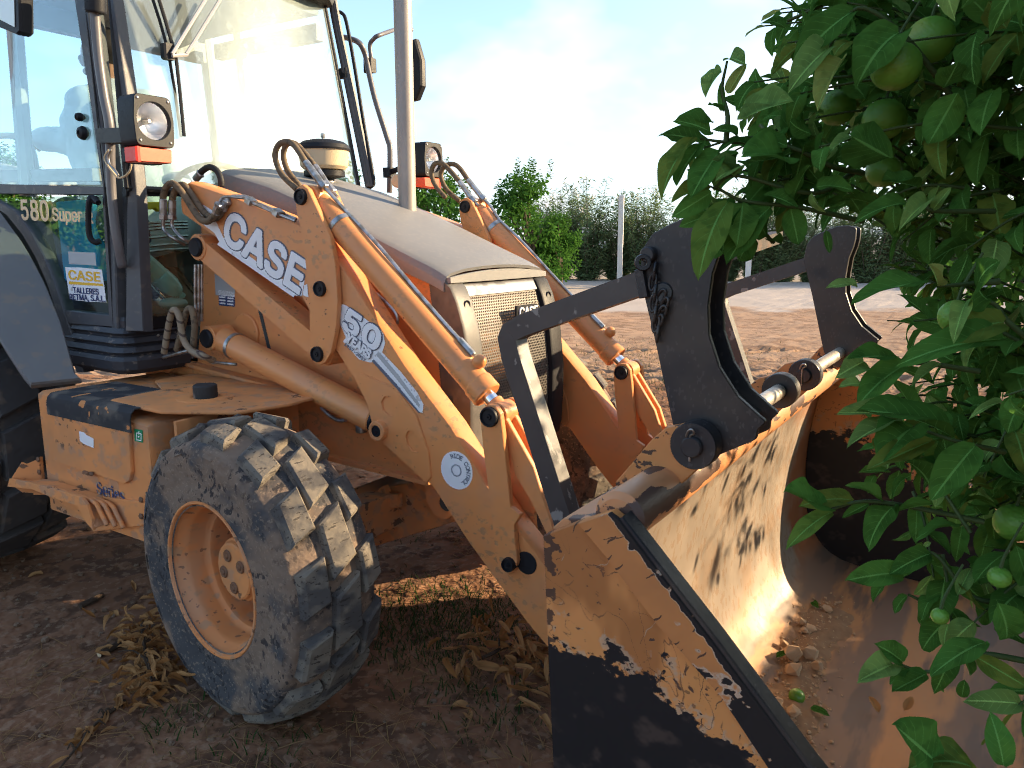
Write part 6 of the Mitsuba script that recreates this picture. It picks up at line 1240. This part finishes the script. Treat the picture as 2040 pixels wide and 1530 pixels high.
# clods
cl = []
for i in range(700):
    x, y = rng.uniform(-2.4, 1.2), rng.uniform(-1.6, 1.2); r = rng.uniform(.003, .013)*(1.6 if rng.random() < .08 else 1); m = ico(r, 1); m.vertices = A(m.vertices)*(1+.5*(nrg.random((len(m.vertices), 1))-.5))*A([1, rng.uniform(.7, 1), .7])+A([x, y, on_ground(x, y)+r*.3]); cl.append(m)
labels[add('soil_clods', cat(*cl), 'clod', False)] = {'label': 'small crumbs and pebbles lying on the brown soil', 'category': 'soil', 'kind': 'stuff'}
def dry_branch(key, lab, stem, n, spread, size=(.06, .10), lift=.05):
    labels[key] = {'label': lab, 'category': 'branch', 'group': 'fallen branches with dead leaves'}
    P = spline([(x, y, on_ground(x, y)+dz) for x, y, dz in stem], 5); add(key+'__stem', tube(P, [.007, .003], 6), 'wood_dark', 40); hi = 0
    for s_ in range(5):
        i = rng.randrange(2, len(P)-1); e = P[i]+A([rng.gauss(0, spread), rng.gauss(0, spread), rng.uniform(.0, lift)]); add(key+'__stem', tube([P[i], (P[i]+e)/2+A([0, 0, .02]), e], [.004, .002], 5, 3), 'wood_dark', 40)
    for i in range(n):
        q = P[rng.randrange(len(P))]+A([rng.gauss(0, spread), rng.gauss(0, spread), 0]); z = on_ground(q[0], q[1])+abs(rng.gauss(0, lift))+.006
        a = rng.uniform(0, 6.28); L = rng.uniform(*size); tp = leaf(1, rng.uniform(.18, .34), rng.uniform(.7, 1.3), rng.uniform(-.9, 1.3), .3, 8, 2, 900+i, .06)
        R = basis((math.cos(a), math.sin(a), rng.uniform(-.7, .3)), (rng.gauss(0, .6), rng.gauss(0, .6), 1)); add(key+'__leaf', trimesh.Trimesh(tp[0]*L @ R.T+A([q[0], q[1], z]), tp[1], process=False), ('leaf_dry', 'leaf_dry', 'leaf_dry_dark')[i % 3], True)
b1 = [(-0.732,-0.866,0),(-0.495,-0.96,0),(-0.255,-1.095,0),(-0.247,-1.185,0),(-0.218,-1.313,0),(-0.19,-1.415,0)]
dry_branch('fallen_branch', 'fallen branch with curled yellow dead leaves beside the front tyre', [(q[0], q[1], .05 if i < 3 else .015) for i, q in enumerate([(-0.684,-0.849,0),(-0.526,-0.94,0),(-0.362,-1.026,0),(-0.242,-1.086,0)])], 240, .055, (.04, .075), .065)
dry_branch('fallen_branch_001', 'thin strand of dead leaves in the bottom left corner', [(q[0], q[1], .01) for q in [(-0.311,-1.146,0),(-0.288,-1.242,0),(-0.22,-1.342,0),(-0.17,-1.44,0)]], 20, .022, (.05, .08), .012)
dry_branch('fallen_branch_002', 'heap of dead brown leaves behind the bucket side plate', [(q[0], q[1], .05) for q in [(0.528,-0.345,0),(0.575,-0.153,0),(0.722,-0.259,0),(0.867,-0.377,0)]], 130, .085, (.06, .11), .07)
s0, s1_ = A([(-0.678,-1.022,0.02)][0]), A([(-0.7,-0.871,0.02)][0]); z_ = max(on_ground(s0[0], s0[1]), on_ground(s1_[0], s1_[1]))+.012; s0[2] = s1_[2] = z_
labels['stick'] = {'label': 'short cut stick with a pale end beside the dead leaves', 'category': 'stick'}
add('stick__bark', tube([s0, lerp(s0, s1_, .5)+A([.004, .004, 0]), s1_], .0125, 10, 3), 'wood_dark', 40); add('stick__cut_end', rod(s0-norm(s1_-s0)*.001, s0+norm(s1_-s0)*.001, .0115, 14, 0), 'wood_cut', False)
k = add('stick_001', tube([A([q[0], q[1], on_ground(q[0], q[1])+.012]) for q in [(-1.119,-0.849,0),(-1.124,-0.783,0),(-1.129,-0.748,0)]], .011, 8, 3), 'wood_dark', 40); tag(k, 'short dark stick on bare soil left of the tyre', 'stick')
# loose single leaves on the soil
for i, (q, lab) in enumerate((([(-0.99,-0.793,0)][0], 'single yellow leaf on bare soil near the short dark stick'), ([(-0.803,-0.72,0)][0], 'curled brown leaf close to the front tyre'), ([(0.567,-0.585,0)][0], 'dead leaf lying between tyre and bucket'), ([(0.547,-0.213,0)][0], 'dead leaf beside the loader arm foot'), ([(0.665,-0.602,0)][0], 'narrow pale leaf left of the bucket side'), ([(-1.556,-0.767,0)][0], 'dead leaf under the step'))):
    a = rng.uniform(0, 6.28); tp = leaf(1, .42, .5, .5, .2, 8, 2, 700+i, .1); R = basis((math.cos(a), math.sin(a), .05), (0.1, -.2, 1)); z = on_ground(q[0], q[1])+.008
    k = add('dead_leaf', trimesh.Trimesh(tp[0]*.075 @ R.T+A([q[0], q[1], z]), tp[1], process=False), 'leaf_dry', True); tag(k, lab, 'leaf', 'single dead leaves')

# ---------------------------------------------------------------- rubble in the bucket
def floor_z(x):
    return float(np.interp(x, sh[5:, 0], sh[5:, 1])) if x > 1.29 else .3
def rock(r, seed, flatten=.75):
    g = np.random.default_rng(seed); p = g.normal(0, 1, (16, 3)); p /= np.linalg.norm(p, axis=1, keepdims=True); p *= g.uniform(.75, 1.1, (16, 1))*A([1, g.uniform(.65, 1), flatten])
    h = hull(p*r); return h
big = [("1578,1305", .034, 'largest pale broken stone beside a green leaf in the bucket'), ("1612,1298", .028, 'flat tan stone right of the largest one'), ("1598,1233", .016, 'upper pale stone of the small cluster in the bucket'), ("1616,1248", .017, 'tan stone at the right of the upper cluster'), ("1603,1252", .013, 'small stone at the foot of the upper cluster'), ("1648,1213", .017, 'brown stone beside the green leaf at the top of the rubble'), ("1583,1338", .026, 'brown clod below the largest stone'), ("1562,1280", .016, 'clod just above the largest pale stone'), ("1545,1408", .026, 'split pale stone beside the fallen green fruit'), ("1556,1462", .030, 'lowest tan stone near the bucket side'), ("1548,1438", .018, 'small stone below the split pale stone'), ("1628,1330", .020, 'brown clod right of the rubble line'), ("1580,1425", .022, 'dark stone beside the side plate')]
SPOT = [(1.467,0.106,0.12),(1.51,0.159,0.12),(1.442,0.363,0.13),(1.478,0.342,0.12),(1.462,0.315,0.12),(1.496,0.536,0.11),(1.495,0.024,0.11),(1.429,0.156,0.13),(1.492,-0.204,0.11),(1.535,-0.312,0.1),(1.515,-0.277,0.11),(1.548,0.106,0.1),(1.543,-0.204,0.1)]
for (px_, r, lab), q in zip(big, SPOT):
    x, y = max(q[0], 1.345), q[1]; r *= 1.25; m = rock(r, int(r*1e4)+len(used)); m.vertices = A(m.vertices)+A([x, y, floor_z(x)+r*.55+.012]); k = add('stone', m, 'rock_stone', False); tag(k, lab, 'stone', 'stones in the bucket')
gr = []
line = [(1.5,0.578,0.12),(1.493,0.344,0.12),(1.495,0.142,0.12),(1.509,-0.028,0.12),(1.528,-0.176,0.12),(1.539,-0.312,0.12),(1.594,-0.43,0.12)]; cr = spline(line, 8)
hp = []
for i in range(len(cr)):
    c = cr[i]; wv = .09*(.7+.6*nnoise(A([i*.21, 0, 0]), 2)); row = []
    for j in np.linspace(-1, 1, 13):
        x = max(c[0]+.01+j*wv, 1.30+.0*j); h = .020*math.exp(-(j*1.6)**2)*(.5+1.0*nfbm(A([x*22, c[1]*22, 1.]), 3, 4))
        row.append((x, c[1]+j*.02, floor_z(x)+h-.004+.007*(nnoise(A([x*90, c[1]*90, 0]), 7)-.5)))
    hp.append(row)
labels[add('soil_heap', sheet(A(hp), .002), 'bucket_soil', True)] = {'label': 'low ridge of brown soil lying along the back corner of the bucket floor', 'category': 'soil', 'kind': 'stuff'}
for i in range(1100):
    c = cr[rng.randrange(len(cr))]; x = max(c[0]+rng.gauss(.005, .045), 1.33); y = c[1]+rng.gauss(0, .07); r = rng.uniform(.0015, .009)*(1 if rng.random() < .4 else .55)
    m = rock(r, i); m.vertices = A(m.vertices)+A([x, y, floor_z(x)+r*.4+.010*math.exp(-((x-c[0])/.05)**2)]); gr.append(m)
labels[add('gravel', cat(*gr), 'rock_stone', False)] = {'label': 'line of crumbs and grit along the back corner of the bucket floor', 'category': 'gravel', 'kind': 'stuff'}
q = [(1.532,-0.111,0.12)][0]; k = add('fallen_fruit', fruit((q[0], q[1], floor_z(q[0])+.024), .024, 77), 'fruit_green', True); tag(k, 'small green fruit lying on the bucket floor among the stones', 'fruit')
for i, (q, d_, lab, mm) in enumerate((([(1.426,0.059,0.13)][0], (.4, .6, .2), 'green leaf leaning on the largest stone in the bucket', 'leaf_mid'), ([(1.438,0.564,0.13)][0], (.3, -.6, .1), 'green leaf lying at the top of the rubble', 'leaf_mid'), ([(1.573,-0.128,0.09)][0], (.9, -.1, .1), 'narrow green leaf beside the fallen fruit', 'leaf_mid'), ([(1.753,-0.028,0.075)][0], (-.5, .5, .5), 'curled dead leaf alone on the bucket floor', 'leaf_dry'), ([(1.812,0.028,0.075)][0], (.3, .6, .6), 'dead leaf with an upturned tip on the bucket floor', 'leaf_dry'))):
    tp = leaf(1, .45, .5, .3, .15, 8, 2, 300+i, .06); R = basis(d_, (rng.gauss(0, .3), -.4, 1)); x = max(q[0], 1.345); k = add('fallen_leaf', trimesh.Trimesh(tp[0]*.055 @ R.T+A([x, q[1], floor_z(x)+.012]), tp[1], process=False), mm, True); tag(k, lab, 'leaf', 'leaves in the bucket')
